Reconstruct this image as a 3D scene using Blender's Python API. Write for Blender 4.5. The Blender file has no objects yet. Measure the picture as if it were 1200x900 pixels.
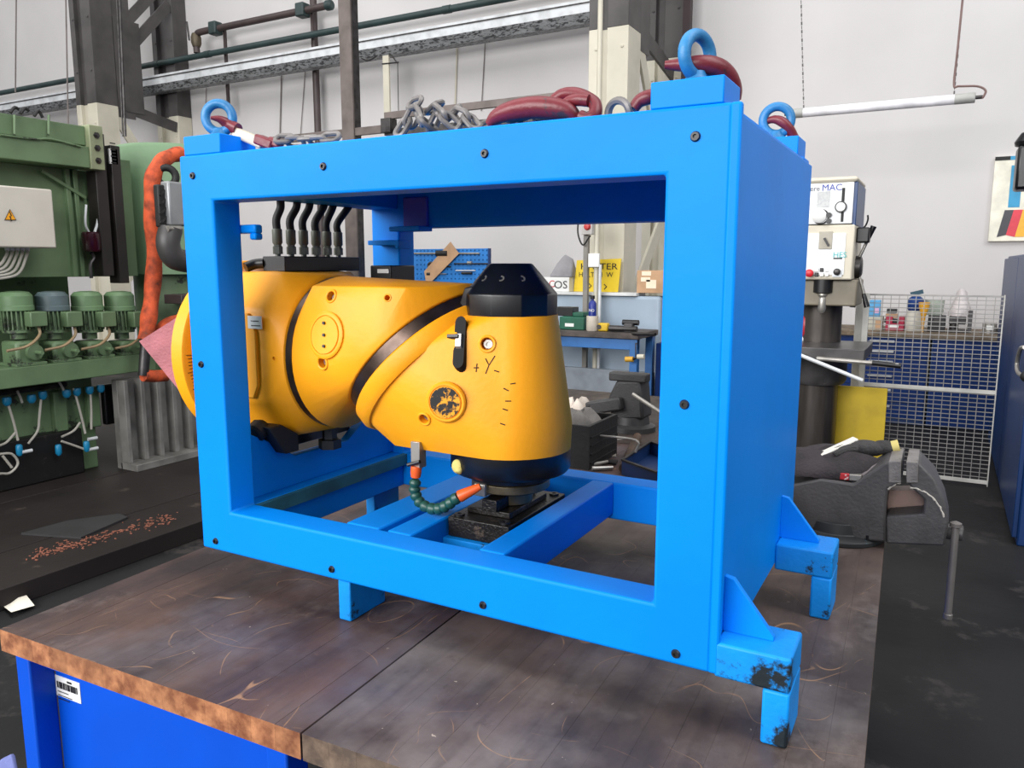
import bpy, bmesh, math, random
from mathutils import Vector, Matrix
random.seed(7)
sc = bpy.context.scene
C = sc.collection
# ------------------------------------------------------------------ camera
CAM = Vector((0, 0, 1.545))
FOC = 914.0
PITCH = math.atan(139 / FOC)
YAW = math.atan(509 / (FOC / math.cos(PITCH)))
FW = Vector((-math.sin(YAW) * math.cos(PITCH), math.cos(YAW) * math.cos(PITCH), -math.sin(PITCH)))
RT = Vector((math.cos(YAW), math.sin(YAW), 0))
UP = RT.cross(FW)
cd = bpy.data.cameras.new('camera'); cam = bpy.data.objects.new('camera', cd); C.objects.link(cam)
cd.sensor_width = 36; cd.lens = FOC / 1200 * 36; cd.clip_start = .02; cd.clip_end = 200
cam.matrix_world = Matrix(((RT.x, UP.x, -FW.x, CAM.x), (RT.y, UP.y, -FW.y, CAM.y), (RT.z, UP.z, -FW.z, CAM.z), (0, 0, 0, 1)))
sc.camera = cam
# ------------------------------------------------------------------ light
w = bpy.data.worlds.new('hall_light'); sc.world = w; w.use_nodes = True
w.node_tree.nodes['Background'].inputs[0].default_value = (.96, .98, 1, 1)
w.node_tree.nodes['Background'].inputs[1].default_value = .36
def area(name, loc, target, sx, sy, power, col=(1, 1, 1)):
    l = bpy.data.lights.new(name, 'AREA'); l.shape = 'RECTANGLE'; l.size = sx; l.size_y = sy; l.energy = power; l.color = col
    o = bpy.data.objects.new(name, l); C.objects.link(o); o.location = loc
    o.rotation_euler = (Vector(target) - Vector(loc)).to_track_quat('-Z', 'Y').to_euler()
    return o
area('roof_skylight_hall_offscreen', (-8.5, 2.4, 9.3), (-8.5, 5.4, 0), 26, 6, 1000, (1, .985, .97))
area('window_band_behind_offscreen', (-4.0, -6.5, 4.4), (-1.6, 2.5, .8), 12, 4, 1740, (1, .99, .98))
area('roof_skylight_right_offscreen', (7.0, .5, 9.3), (-1, 2, 0), 4, 9, 720, (.97, .99, 1))
sc.view_settings.view_transform = 'Standard'; sc.view_settings.look = 'None'
sc.view_settings.exposure = .04; sc.view_settings.gamma = 1
# ------------------------------------------------------------------ pixel helpers (1200 x 900 frame)
def ray(px, py): return FW * FOC + RT * (px - 600) - UP * (py - 450)
def pX(px, py, X): d = ray(px, py); return CAM + d * (X / d.x)
def pY(px, py, Y): d = ray(px, py); return CAM + d * (Y / d.y)
def pZ(px, py, Z): d = ray(px, py); return CAM + d * ((Z - CAM.z) / d.z)
# ------------------------------------------------------------------ materials
def lin(c):
    return tuple(((x / 255) / 12.92 if x / 255 <= .04045 else ((x / 255 + .055) / 1.055) ** 2.4) for x in c) + (1,)
MATS = {}
def mat(name, col, rough=.5, metal=0., var=.12, scale=6., bump=0., col2=None, spots=0., spot_col=None, spot_scale=20., spec=.5, stretch=None, randv=0., trans=0., coat=0.):
    """procedural paint/metal: base colour with soft noise variation, optional chips/stains and fine relief"""
    if name in MATS: return MATS[name]
    m = bpy.data.materials.new(name); m.use_nodes = True; nt = m.node_tree; N = nt.nodes; L = nt.links
    b = N['Principled BSDF']; b.inputs['Roughness'].default_value = rough; b.inputs['Metallic'].default_value = metal
    b.inputs['Specular IOR Level'].default_value = spec
    tc = N.new('ShaderNodeTexCoord'); mp = N.new('ShaderNodeMapping'); L.new(tc.outputs['Object'], mp.inputs[0])
    if stretch: mp.inputs['Scale'].default_value = stretch
    n1 = N.new('ShaderNodeTexNoise'); n1.inputs['Scale'].default_value = scale; n1.inputs['Detail'].default_value = 6; L.new(mp.outputs[0], n1.inputs['Vector'])
    c1 = lin(col); c2 = lin(col2) if col2 else tuple(x * (1 - var * 2.2) for x in c1[:3]) + (1,)
    mix = N.new('ShaderNodeMix'); mix.data_type = 'RGBA'; mix.inputs[6].default_value = c1; mix.inputs[7].default_value = c2
    rp = N.new('ShaderNodeMapRange'); rp.inputs[1].default_value = .42; rp.inputs[2].default_value = .68; L.new(n1.outputs[0], rp.inputs[0]); L.new(rp.outputs[0], mix.inputs[0])
    out = mix.outputs[2]
    if spots:
        n2 = N.new('ShaderNodeTexNoise'); n2.inputs['Scale'].default_value = spot_scale; n2.inputs['Detail'].default_value = 8; n2.inputs['Roughness'].default_value = .7
        L.new(mp.outputs[0], n2.inputs['Vector'])
        r2 = N.new('ShaderNodeMapRange'); r2.inputs[1].default_value = 1 - spots; r2.inputs[2].default_value = 1 - spots + .05; L.new(n2.outputs[0], r2.inputs[0])
        m2 = N.new('ShaderNodeMix'); m2.data_type = 'RGBA'; m2.inputs[7].default_value = lin(spot_col or (20, 18, 18)); L.new(out, m2.inputs[6]); L.new(r2.outputs[0], m2.inputs[0]); out = m2.outputs[2]
    if randv:
        oi = N.new('ShaderNodeObjectInfo'); hs = N.new('ShaderNodeHueSaturation'); mr = N.new('ShaderNodeMapRange'); mr.inputs[3].default_value = 1 - randv; mr.inputs[4].default_value = 1 + randv
        L.new(oi.outputs['Random'], mr.inputs[0]); L.new(mr.outputs[0], hs.inputs['Value']); L.new(out, hs.inputs['Color']); out = hs.outputs[0]
    L.new(out, b.inputs['Base Color'])
    if bump:
        bp = N.new('ShaderNodeBump'); bp.inputs['Strength'].default_value = bump; bp.inputs['Distance'].default_value = .004
        n3 = N.new('ShaderNodeTexNoise'); n3.inputs['Scale'].default_value = scale * 12; n3.inputs['Detail'].default_value = 4; L.new(mp.outputs[0], n3.inputs['Vector'])
        L.new(n3.outputs[0], bp.inputs['Height']); L.new(bp.outputs[0], b.inputs['Normal'])
    if trans: b.inputs['Transmission Weight'].default_value = trans
    if coat: b.inputs['Coat Weight'].default_value = coat
    MATS[name] = m; return m
def wood(name, dark, light, grey, scale=9., rough=.45, randv=.18, scratches=True):
    """oiled, scratched bench timber: long grain on Y, stains, pale scratches"""
    m = bpy.data.materials.new(name); m.use_nodes = True; nt = m.node_tree; N = nt.nodes; L = nt.links; b = N['Principled BSDF']
    b.inputs['Specular IOR Level'].default_value = .3
    g = N.new('ShaderNodeNewGeometry')
    def noise(sc_, st, det=6, ro=.6):
        mp = N.new('ShaderNodeMapping'); mp.inputs['Scale'].default_value = st; L.new(g.outputs['Position'], mp.inputs[0])
        n = N.new('ShaderNodeTexNoise'); n.inputs['Scale'].default_value = sc_; n.inputs['Detail'].default_value = det; n.inputs['Roughness'].default_value = ro; L.new(mp.outputs[0], n.inputs['Vector']); return n
    def rng(n, a, c): 
        r = N.new('ShaderNodeMapRange'); r.inputs[1].default_value = a; r.inputs[2].default_value = c; L.new(n.outputs[0], r.inputs[0]); return r
    def mixc(f, a, c2):
        x = N.new('ShaderNodeMix'); x.data_type = 'RGBA'; L.new(f, x.inputs[0])
        (L.new(a, x.inputs[6]) if hasattr(a, 'node') else setattr(x.inputs[6], 'default_value', a)); (L.new(c2, x.inputs[7]) if hasattr(c2, 'node') else setattr(x.inputs[7], 'default_value', c2)); return x.outputs[2]
    o = mixc(rng(noise(scale, (1, .35, 1)), .38, .66).outputs[0], lin(dark), lin(light))
    o = mixc(rng(noise(2.6, (1, 1, 1)), .5, .72).outputs[0], o, lin(grey))
    o = mixc(rng(noise(46, (1, .10, 1)), .5, 1.1).outputs[0], o, lin(dark)); o = mixc(rng(noise(14, (1, .7, 1), 8, .7), .6, .85).outputs[0], o, lin(tuple(k * .6 for k in dark)))
    if scratches:
        for k, (s_, st) in enumerate([(3.1, (1, .5, 1)), (4.3, (.5, 1.2, 1)), (2.2, (1.4, .8, 1)), (6.1, (1.1, .4, 1)), (5.2, (.6, 1.1, 1))]):
            n = noise(s_, st, 1.5, .4); mt = N.new('ShaderNodeMath'); mt.operation = 'SUBTRACT'; mt.inputs[1].default_value = .5; L.new(n.outputs[0], mt.inputs[0])
            ab = N.new('ShaderNodeMath'); ab.operation = 'ABSOLUTE'; L.new(mt.outputs[0], ab.inputs[0])
            r = N.new('ShaderNodeMapRange'); r.inputs[1].default_value = .0006; r.inputs[2].default_value = .0018; r.inputs[3].default_value = 1; r.inputs[4].default_value = 0; L.new(ab.outputs[0], r.inputs[0])
            br = rng(noise(5 + k, (1, 1, 1), 3), .52, .62); mm = N.new('ShaderNodeMath'); mm.operation = 'MULTIPLY'; L.new(r.outputs[0], mm.inputs[0]); L.new(br.outputs[0], mm.inputs[1])
            m3 = N.new('ShaderNodeMath'); m3.operation = 'MULTIPLY'; m3.inputs[1].default_value = .6; L.new(mm.outputs[0], m3.inputs[0])
            o = mixc(m3.outputs[0], o, lin((170, 130, 95)))
        du = rng(noise(3.4, (1, .8, 1), 9, .72), .58, .74); du.inputs[4].default_value = .5; o = mixc(du.outputs[0], o, lin((138, 126, 120)))
        sp = rng(noise(55, (1, 1, 1), 3, .6), .735, .76); o = mixc(sp.outputs[0], o, lin((170, 155, 140)))
    if randv:
        oi = N.new('ShaderNodeObjectInfo'); hs = N.new('ShaderNodeHueSaturation'); mr = N.new('ShaderNodeMapRange'); mr.inputs[3].default_value = 1 - randv; mr.inputs[4].default_value = 1 + randv
        L.new(oi.outputs['Random'], mr.inputs[0]); L.new(mr.outputs[0], hs.inputs['Value']); L.new(o, hs.inputs['Color']); o = hs.outputs[0]
    L.new(o, b.inputs['Base Color'])
    rr = rng(noise(7, (1, 1, 1)), .3, .7); rr.inputs[3].default_value = rough - .1; rr.inputs[4].default_value = rough + .2; L.new(rr.outputs[0], b.inputs['Roughness'])
    bp = N.new('ShaderNodeBump'); bp.inputs['Strength'].default_value = .25; bp.inputs['Distance'].default_value = .002; L.new(noise(80, (1, .15, 1)).outputs[0], bp.inputs['Height']); L.new(bp.outputs[0], b.inputs['Normal'])
    MATS[name] = m; return m
# ------------------------------------------------------------------ mesh builder
WL = {}
class MB:
    def __init__(s, M=None): s.v = []; s.f = []; s.M = M; s.mi = []
    def add(s, vs, fs, mi=0):
        o = len(s.v); s.v += [Vector(p) for p in vs]; s.f += [tuple(i + o for i in f) for f in fs]; s.mi += [mi] * len(fs); return s
    def box(s, x0, x1, y0, y1, z0, z1, mi=0):
        return s.add([(x0, y0, z0), (x1, y0, z0), (x1, y1, z0), (x0, y1, z0), (x0, y0, z1), (x1, y0, z1), (x1, y1, z1), (x0, y1, z1)],
                     [(0, 3, 2, 1), (4, 5, 6, 7), (0, 1, 5, 4), (1, 2, 6, 5), (2, 3, 7, 6), (3, 0, 4, 7)], mi)
    def obx(s, c, size, R=None, mi=0):
        R = R or Matrix.Identity(3); c = Vector(c); x, y, z = (k / 2 for k in size)
        vs = [c + R @ Vector(p) for p in [(-x, -y, -z), (x, -y, -z), (x, y, -z), (-x, y, -z), (-x, -y, z), (x, -y, z), (x, y, z), (-x, y, z)]]
        return s.add(vs, [(0, 3, 2, 1), (4, 5, 6, 7), (0, 1, 5, 4), (1, 2, 6, 5), (2, 3, 7, 6), (3, 0, 4, 7)], mi)
    def bar(s, p0, p1, wd, ht, up=(0, 0, 1)):
        p0, p1 = Vector(p0), Vector(p1); d = (p1 - p0); ln = d.length; d.normalize(); u = Vector(up); sd = d.cross(u)
        if sd.length < 1e-4: sd = d.cross(Vector((1, 0, 0)))
        sd.normalize(); u = sd.cross(d); R = Matrix((d, sd, u)).transposed()
        return s.obx((p0 + p1) / 2, (ln, wd, ht), R)
    def frame(s, d):
        d = Vector(d).normalized(); a = Vector((0, 0, 1)) if abs(d.z) < .9 else Vector((1, 0, 0)); u = d.cross(a).normalized(); return d, u, d.cross(u)
    def lathe(s, c, axis, prof, n=24, a0=0., mi=0, sides=None):
        d, u, v = s.frame(axis); c = Vector(c); vs = []; fs = []
        for (r, h) in prof:
            for k in range(n):
                a = a0 + 2 * math.pi * k / n; vs.append(c + d * h + (u * math.cos(a) + v * math.sin(a)) * r)
        for i in range(len(prof) - 1):
            for k in range(n):
                k2 = (k + 1) % n; fs.append((i * n + k, i * n + k2, (i + 1) * n + k2, (i + 1) * n + k))
        fs.append(tuple(reversed(range(n)))); fs.append(tuple((len(prof) - 1) * n + k for k in range(n)))
        return s.add(vs, fs, mi)
    def cyl(s, p0, p1, r0, r1=None, n=16):
        p0, p1 = Vector(p0), Vector(p1); r1 = r0 if r1 is None else r1
        return s.lathe(p0, p1 - p0, [(r0, 0), (r1, (p1 - p0).length)], n)
    def tube(s, path, r, n=8, closed=False, flat=1.):
        P = [Vector(p) for p in path]; m = len(P); R = r if isinstance(r, (list, tuple)) else [r] * m
        vs = []; fs = []; u = None
        for i in range(m):
            if closed: t = P[(i + 1) % m] - P[i - 1]
            else: t = P[min(i + 1, m - 1)] - P[max(i - 1, 0)]
            t.normalize()
            if u is None: _, u, _v = s.frame(t)
            u = (u - t * u.dot(t)).normalized(); v = t.cross(u)
            for k in range(n):
                a = 2 * math.pi * k / n; vs.append(P[i] + (u * math.cos(a) + v * math.sin(a) * flat) * R[i])
        for i in range(m if closed else m - 1):
            j = (i + 1) % m
            for k in range(n):
                k2 = (k + 1) % n; fs.append((i * n + k, i * n + k2, j * n + k2, j * n + k))
        if not closed: fs.append(tuple(reversed(range(n)))); fs.append(tuple((m - 1) * n + k for k in range(n)))
        return s.add(vs, fs)
    def torus(s, c, axis, R, r, n=32, m=12, ax=1., ay=1.):
        d, u, v = s.frame(axis); c = Vector(c)
        return s.tube([c + u * math.cos(2 * math.pi * k / n) * R * ax + v * math.sin(2 * math.pi * k / n) * R * ay for k in range(n)], r, m, True)
    def prism(s, poly, plane, a0, a1):
        n = len(poly)
        def P(p, a): return {'xz': (p[0], a, p[1]), 'yz': (a, p[0], p[1]), 'xy': (p[0], p[1], a)}[plane]
        return s.add([P(p, a0) for p in poly] + [P(p, a1) for p in poly], [tuple(range(n)), tuple(reversed(range(n, 2 * n)))] + [(i, i + n, (i + 1) % n + n, (i + 1) % n) for i in range(n)])
    def hull(s, pts):
        bm = bmesh.new()
        for p in pts: bm.verts.new(p)
        r = bmesh.ops.convex_hull(bm, input=bm.verts)
        bmesh.ops.delete(bm, geom=[g for g in set(r['geom_interior'] + r['geom_unused']) if isinstance(g, bmesh.types.BMVert)], context='VERTS')
        bmesh.ops.dissolve_limit(bm, angle_limit=.03, verts=bm.verts, edges=bm.edges)
        bm.verts.index_update(); s.add([v.co.copy() for v in bm.verts], [tuple(v.index for v in f.verts) for f in bm.faces]); bm.free(); return s
    def ball(s, c, r, sx=1, sy=1, sz=1, n=14, m=9, R=None):
        c = Vector(c); vs = []; fs = []; R = R or Matrix.Identity(3)
        for i in range(m + 1):
            th = math.pi * i / m
            for k in range(n):
                a = 2 * math.pi * k / n; vs.append(c + R @ Vector((r * sx * math.sin(th) * math.cos(a), r * sy * math.sin(th) * math.sin(a), r * sz * math.cos(th))))
        for i in range(m):
            for k in range(n): fs.append((i * n + k, (i + 1) * n + k, (i + 1) * n + (k + 1) % n, i * n + (k + 1) % n))
        return s.add(vs, fs)
    def loft(s, rings, cap=True):
        n = len(rings[0]); vs = [p for r in rings for p in r]; fs = []
        for i in range(len(rings) - 1):
            for k in range(n): fs.append((i * n + k, i * n + (k + 1) % n, (i + 1) * n + (k + 1) % n, (i + 1) * n + k))
        if cap: fs.append(tuple(reversed(range(n)))); fs.append(tuple((len(rings) - 1) * n + k for k in range(n)))
        return s.add(vs, fs)
    def build(s, name, m, parent=None, bevel=0., seg=2, smooth=38, recalc=True, subsurf=0):
        vs = [s.M @ p for p in s.v] if s.M else s.v
        lo = Vector((min(p.x for p in vs), min(p.y for p in vs), min(p.z for p in vs))); hi = Vector((max(p.x for p in vs), max(p.y for p in vs), max(p.z for p in vs)))
        c = Vector(((lo.x + hi.x) / 2, (lo.y + hi.y) / 2, lo.z))
        me = bpy.data.meshes.new(name); me.from_pydata([p - c for p in vs], [], s.f)
        for mm in (m if isinstance(m, (list, tuple)) else [m]): me.materials.append(mm)
        for p, i in zip(me.polygons, s.mi): p.material_index = i
        bm = bmesh.new(); bm.from_mesh(me); bmesh.ops.remove_doubles(bm, verts=bm.verts, dist=1e-6)
        if recalc: bmesh.ops.recalc_face_normals(bm, faces=bm.faces)
        bm.to_mesh(me); bm.free()
        for p in me.polygons: p.use_smooth = True
        me.set_sharp_from_angle(angle=math.radians(smooth)); me.update()
        o = bpy.data.objects.new(name, me); C.objects.link(o); place(o, c, parent)
        if bevel:
            b = o.modifiers.new('bevel', 'BEVEL'); b.width = bevel; b.segments = seg; b.limit_method = 'ANGLE'; b.angle_limit = math.radians(32); b.harden_normals = False
        if subsurf: q = o.modifiers.new('sub', 'SUBSURF'); q.levels = subsurf; q.render_levels = subsurf
        return o
def place(o, world, parent=None):
    world = Vector(world); WL[o.name] = world
    if parent is not None: o.parent = parent; o.location = world - WL[parent.name]
    else: o.location = world
def tag(o, label, cat, group=None, kind=None):
    o['label'] = label; o['category'] = cat
    if group: o['group'] = group
    if kind: o['kind'] = kind
    return o
def struct(o, label=None):
    o['kind'] = 'structure'
    if label: o['label'] = label
    return o
def thing(name, label, cat, loc, group=None):
    o = bpy.data.objects.new(name, None); o.empty_display_size = .05; C.objects.link(o); place(o, loc); return tag(o, label, cat, group)
def clone(o, name, world, parent=None, rot=None):
    c = o.copy(); c.name = name; C.objects.link(c); c.parent = None; place(c, world, parent)
    if rot: c.rotation_euler = rot
    return c
def text(s, name, m, parent, loc, size, xdir, ydir, align='LEFT', depth=.0006, sx=1.):
    cu = bpy.data.curves.new(name, 'FONT'); cu.body = s; cu.size = size; cu.extrude = depth; cu.align_x = align; cu.align_y = 'CENTER'; cu.resolution_u = 3
    t = bpy.data.objects.new(name, cu); me = bpy.data.meshes.new_from_object(t); bpy.data.objects.remove(t)
    X = Vector(xdir).normalized(); Yv = Vector(ydir).normalized(); Z = X.cross(Yv); R = Matrix((X, Yv, Z)).transposed()
    for v in me.vertices: v.co = R @ Vector((v.co.x * sx, v.co.y, v.co.z))
    me.materials.clear(); me.materials.append(m); o = bpy.data.objects.new(name, me); C.objects.link(o); place(o, loc, parent); return o
def bez(pts, n=8):
    """smooth Catmull-Rom path through points"""
    P = [Vector(p) for p in pts]; P = [P[0] * 2 - P[1]] + P + [P[-1] * 2 - P[-2]]; out = []
    for i in range(1, len(P) - 2):
        for k in range(n):
            t = k / n; a, b, c, d = P[i - 1:i + 3]
            out.append(.5 * ((2 * b) + (c - a) * t + (2 * a - 5 * b + 4 * c - d) * t * t + (3 * b - a - 3 * c + d) * t ** 3))
    return out + [P[-2]]
# ------------------------------------------------------------------ palette
BLUE = mat('blue_paint', (0, 130, 230), .45, var=.05, scale=3, bump=.08, spec=.12)
BLUEW = mat('worn_blue_paint', (8, 138, 226), .5, var=.1, scale=8, bump=.2, spots=.40, spot_col=(28, 40, 48), spot_scale=14, spec=.25)
BLUET = mat('faded_blue_eye_bolt', (38, 122, 178), .45, var=.2, scale=14, bump=.2)
BENCHB = mat('bench_blue', (0, 76, 196), .45, var=.05, scale=4, spec=.25)
YEL = mat('yellow_paint', (250, 166, 18), .48, var=.05, scale=7, bump=.13, spots=.27, spot_col=(96, 58, 20), spot_scale=9, spec=.4)
BLK = mat('black_oxide', (22, 22, 26), .4, var=.2, scale=12, spec=.5)
BLKS = mat('black_satin', (12, 13, 18), .32, var=.1, scale=10)
RUB = mat('black_rubber', (24, 24, 25), .6, var=.1)
STEEL = mat('machined_steel', (168, 164, 158), .35, .6, var=.15, scale=15)
DSTEEL = mat('dark_steel', (78, 76, 76), .42, .8, var=.25, scale=12, bump=.15)
RSTEEL = mat('brown_ground_steel', (96, 80, 72), .3, .85, var=.25, scale=18)
CAST = mat('dark_cast_iron', (74, 72, 73), .5, .1, var=.2, scale=10, bump=.25, spots=.33, spot_col=(128, 120, 112), spot_scale=16)
RED = mat('red_hook_paint', (112, 32, 42), .42, var=.2, scale=10, bump=.2, spots=.42, spot_col=(60, 44, 46), spot_scale=26)
WHITEW = mat('wall_plaster', (204, 201, 201), .8, var=.035, scale=.7, bump=.35, spots=.27, spot_col=(182, 178, 174), spot_scale=3.5, spec=.2)
FLOORM = mat('dark_floor', (36, 36, 37), .6, var=.22, scale=1.6, bump=.3, spots=.42, spot_col=(54, 51, 50), spot_scale=2.2, spec=.2)
PLATE = mat('oily_floor_plate', (42, 37, 36), .55, var=.2, scale=1.4, bump=.25, spots=.36, spot_col=(62, 54, 49), spot_scale=4, spec=.22)
GREEN = mat('machine_green', (98, 122, 88), .5, var=.14, scale=3, bump=.15, spots=.32, spot_col=(60, 72, 54), spot_scale=5)
GREEND = mat('oil_stained_green', (98, 122, 88), .5, var=.14, scale=3, bump=.2, spots=.44, spot_col=(40, 44, 36), spot_scale=7)
CREAM = mat('cream_paint', (198, 193, 176), .5, var=.06, scale=3)
DGREY = mat('dark_grey_column_paint', (74, 70, 70), .5, var=.2, scale=3)
GALV = mat('galvanised_steel', (214, 217, 220), .45, .15, var=.12, scale=6)
PIPEG = mat('dark_green_pipe', (44, 62, 62), .5, var=.15, scale=4)
PIPEB = mat('brown_pipe', (70, 58, 58), .5, var=.15, scale=4)
DBLUE = mat('cabinet_dark_blue', (16, 52, 104), .4, var=.06, scale=3)
PLAST = mat('white_plastic', (226, 226, 224), .45, var=.04)
PAPER = mat('paper_white', (236, 230, 214), .8, var=.05)
YELS = mat('sign_yellow', (226, 194, 32), .5, var=.06, scale=4)
CARD = mat('cardboard', (190, 152, 118), .8, var=.12)
ORG = mat('orange_plastic', (232, 92, 30), .4, var=.05)
GRNP = mat('green_hose_plastic', (26, 74, 66), .4, var=.12)
INK = mat('black_ink', (20, 20, 22), .6, var=0)
# ================================================================== setting
WY = 9.3
o = MB().box(-26, 14, -9, WY + .3, -.12, 0).build('floor', FLOORM); struct(o, 'dark grey worn workshop floor')
wb = MB().box(-26, 14, WY, WY + .25, 0, 9.5).build('wall_back', WHITEW); struct(wb, 'white plastered hall wall')
# raised oily floor plates of the big machine
X0 = -3.62
pl = thing('floor_plate', 'dark oily raised floor plates in front of the green machine', 'floor plate', (-5.2, 2.5, 0)); 
xs = [X0, -4.11, -4.98, -7.5]
for a, b_ in zip(xs[:-1], xs[1:]): MB().box(b_ + .006, a - .006, -2.5, 6.2, .0, .1).build('plate', PLATE, pl, bevel=.004)
MB().box(-7.5, X0 - .02, -2.5, 6.2, 0, .085).build('plate_bed', PLATE, pl)
fm = thing('rubber_mat', 'thin dark rubber mat lying on the oily floor plates', 'mat', pZ(78, 620, .1))
c4 = [pZ(*q, .1) for q in [(25, 627), (80, 612), (140, 604), (150, 608), (95, 632)]]
MB().add([p + Vector((0, 0, .001)) for p in c4] + [p + Vector((0, 0, .012)) for p in c4], [(4, 3, 2, 1, 0), (5, 6, 7, 8, 9)] + [(i, (i + 1) % 5, (i + 1) % 5 + 5, i + 5) for i in range(5)]).build('mat_sheet', mat('mat_rubber', (44, 43, 44), .6), fm)
sh = MB()
for k in range(260):
    t = random.random(); x = 40 + 160 * t + random.gauss(0, 5); y = 652 - 46 * t + random.gauss(0, 3); p = pZ(x, y, .1); r = random.uniform(.003, .007)
    sh.obx(p + Vector((0, 0, .003)), (r * 2.5, r, r * .6), Matrix.Rotation(random.random() * 3, 3, 'Z'))
o = sh.build('metal_swarf', mat('rust_swarf', (136, 84, 66), .6), None); tag(o, 'rusty metal shavings scattered along the floor plate', 'shavings', kind='stuff')
pp = [pZ(*q, 0) for q in [(2, 712), (24, 699), (41, 713), (14, 725)]]
pa = MB(); pa.add([pp[0] + Vector((0, 0, .012)), pp[1] + Vector((0, 0, .05)), pp[2] + Vector((0, 0, .014)), pp[3] + Vector((0, 0, .03)), (pp[0] + pp[2]) / 2 + Vector((0, 0, .03))], [(0, 1, 4), (1, 2, 4), (2, 3, 4), (3, 0, 4)])
pa.add([pp[0], pp[1], pp[2], pp[3]], [(3, 2, 1, 0)]); o = pa.build('paper_scrap', PAPER); tag(o, 'crumpled cream paper scrap on the floor beside the bench', 'paper')
# ================================================================== workbench
BM = Matrix.Translation((-1.552, .765, 0)) @ Matrix.Rotation(math.radians(2.1), 4, 'Z')
WT1 = wood('bench_wood_top', (50, 41, 43), (94, 72, 64), (98, 92, 96), 5., .42, .05)
WT2 = wood('bench_wood_top_dark', (56, 49, 49), (94, 80, 74), (116, 108, 106), 6., .42, .05)
WE1 = wood('bench_edge_orange', (116, 70, 48), (182, 126, 88), (140, 100, 72), 30., .55, .12, False)
WE2 = wood('bench_edge_grey', (78, 64, 56), (128, 108, 92), (92, 82, 74), 30., .55, .12, False)
LEN = 2.06
def worktop(x0, x1, n, top, edge, label):
    t = thing('worktop', label, 'worktop', BM @ Vector(((x0 + x1) / 2, LEN / 2, .81)))
    wd = (x1 - x0) / n
    for k in range(n):
        b = MB(BM); dz = random.uniform(-.0006, .0006); a, c = x0 + k * wd + .00012, x0 + (k + 1) * wd - .00012
        b.box(a, c, 0, LEN, .806, .85 + dz * .4); b.mi[2] = 1; b.mi[4] = 1
        if k == 0 and x0 == 0: b.mi[5] = 1
        if k == n - 1 and x0 > 0: b.mi[3] = 1
        ob = b.build('stave', [top, edge], t)
worktop(0, .752, 15, WT1, WE1, 'reddish brown worn wooden worktop with orange stave edge and scratches')
worktop(.756, 1.514, 15, WT2, WE2, 'dark grey-brown worn wooden worktop with pale scratches and vises')
bb = thing('workbench_base', 'bright blue steel workbench base with recessed panel and barcode sticker', 'workbench', BM @ Vector((.37, 1.5, 0)))
for (x, y) in [(.006, .02), (.66, .02), (.006, LEN - .14), (.66, LEN - .14)]: MB(BM).box(x, x + .043, y, y + .05, 0, .806).build('leg', BENCHB, bb, bevel=.004)
MB(BM).box(.048, .66, .07, .10, .12, .806).build('end_panel', BENCHB, bb, bevel=.002)
MB(BM).box(.02, .04, .10, LEN - .14, .12, .80).build('side_panel', BENCHB, bb, bevel=.002)
MB(BM).box(.11, .62, LEN - .1, LEN - .08, .12, .80).build('end_panel', BENCHB, bb)
MB(BM).box(.045, .69, .05, LEN - .05, .76, .805).build('top_rail', BENCHB, bb)
MB(BM).box(.30, .306, .066, .0705, .55, .60).build('latch_tab', BENCHB, bb)
# sticker with barcode on end panel (local x,z from pixels)
def on_panel(px, py):
    d = BM.to_3x3().inverted() @ ray(px, py); o_ = BM.inverted() @ CAM; t = (.069 - o_.y) / d.y; return o_ + d * t
q = [on_panel(*k) for k in [(64, 790), (93, 801), (94, 825), (65, 813)]]
x0, x1 = q[0].x, q[1].x; z1 = (q[0].z + q[1].z) / 2; z0 = (q[2].z + q[3].z) / 2
st = MB(BM).box(x0, x1, .0688, .0702, z0, z1).build('sticker', PLAST, bb)
bc = MB(BM); random.seed(3); x = x0 + .006
while x < x1 - .008:
    wd = random.choice([.0012, .002, .003]); bc.box(x, x + wd, .0681, .0687, z1 - .026, z1 - .012); x += wd + random.choice([.0012, .002])
for k in range(3): bc.box(x0 + .006, x0 + .04 + .01 * (k % 2), .0681, .0687, z1 - .034 - k * .008, z1 - .0325 - k * .008)
bc.box((x0 + x1) / 2, (x0 + x1) / 2 + .014, .0681, .0687, z1 - .009, z1 - .005); bc.build('barcode', INK, st)
b2 = thing('workbench_base', 'blue steel workbench base under the dark worktop with vises', 'workbench', BM @ Vector((1.12, 1.5, 0)))
for (x, y) in [(.80, .03), (1.38, .03), (.80, LEN - .14), (1.38, LEN - .14)]: MB(BM).box(x, x + .075, y, y + .1, 0, .806).build('leg', BENCHB, b2, bevel=.004)
MB(BM).box(.875, 1.38, .115, .135, .12, .806).build('end_panel', BENCHB, b2); MB(BM).box(1.40, 1.42, .13, LEN - .14, .12, .8).build('side_panel', BENCHB, b2)
MB(BM).box(.80, 1.44, .05, LEN - .05, .76, .805).build('top_rail', BENCHB, b2)
cl = MB(); pc = [pZ(*k, .12) for k in [(0, 888), (17, 880), (24, 915), (-30, 930)]]
cl.add(pc + [p - Vector((0, 0, .12)) for p in pc], [(0, 1, 2, 3), (7, 6, 5, 4)] + [(i, i + 4, (i + 1) % 4 + 4, (i + 1) % 4) for i in range(4)])
o = cl.build('floor_cloth', mat('violet_cloth', (120, 130, 190), .8, bump=.4), bevel=.01); tag(o, 'pale violet-blue cloth bundle on the floor by the bench leg', 'cloth')
# ================================================================== blue transport frame
FX0, FX1, FY0, FY1, FZ0, FZ1 = -1.374, -.267, 1.1, 1.775, .939, 1.763
TW, TD = .091, .07
fr = thing('transport_frame', 'large bright blue welded steel transport frame on bench holding the yellow head', 'frame', ((FX0 + FX1) / 2, (FY0 + FY1) / 2, .85))
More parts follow.
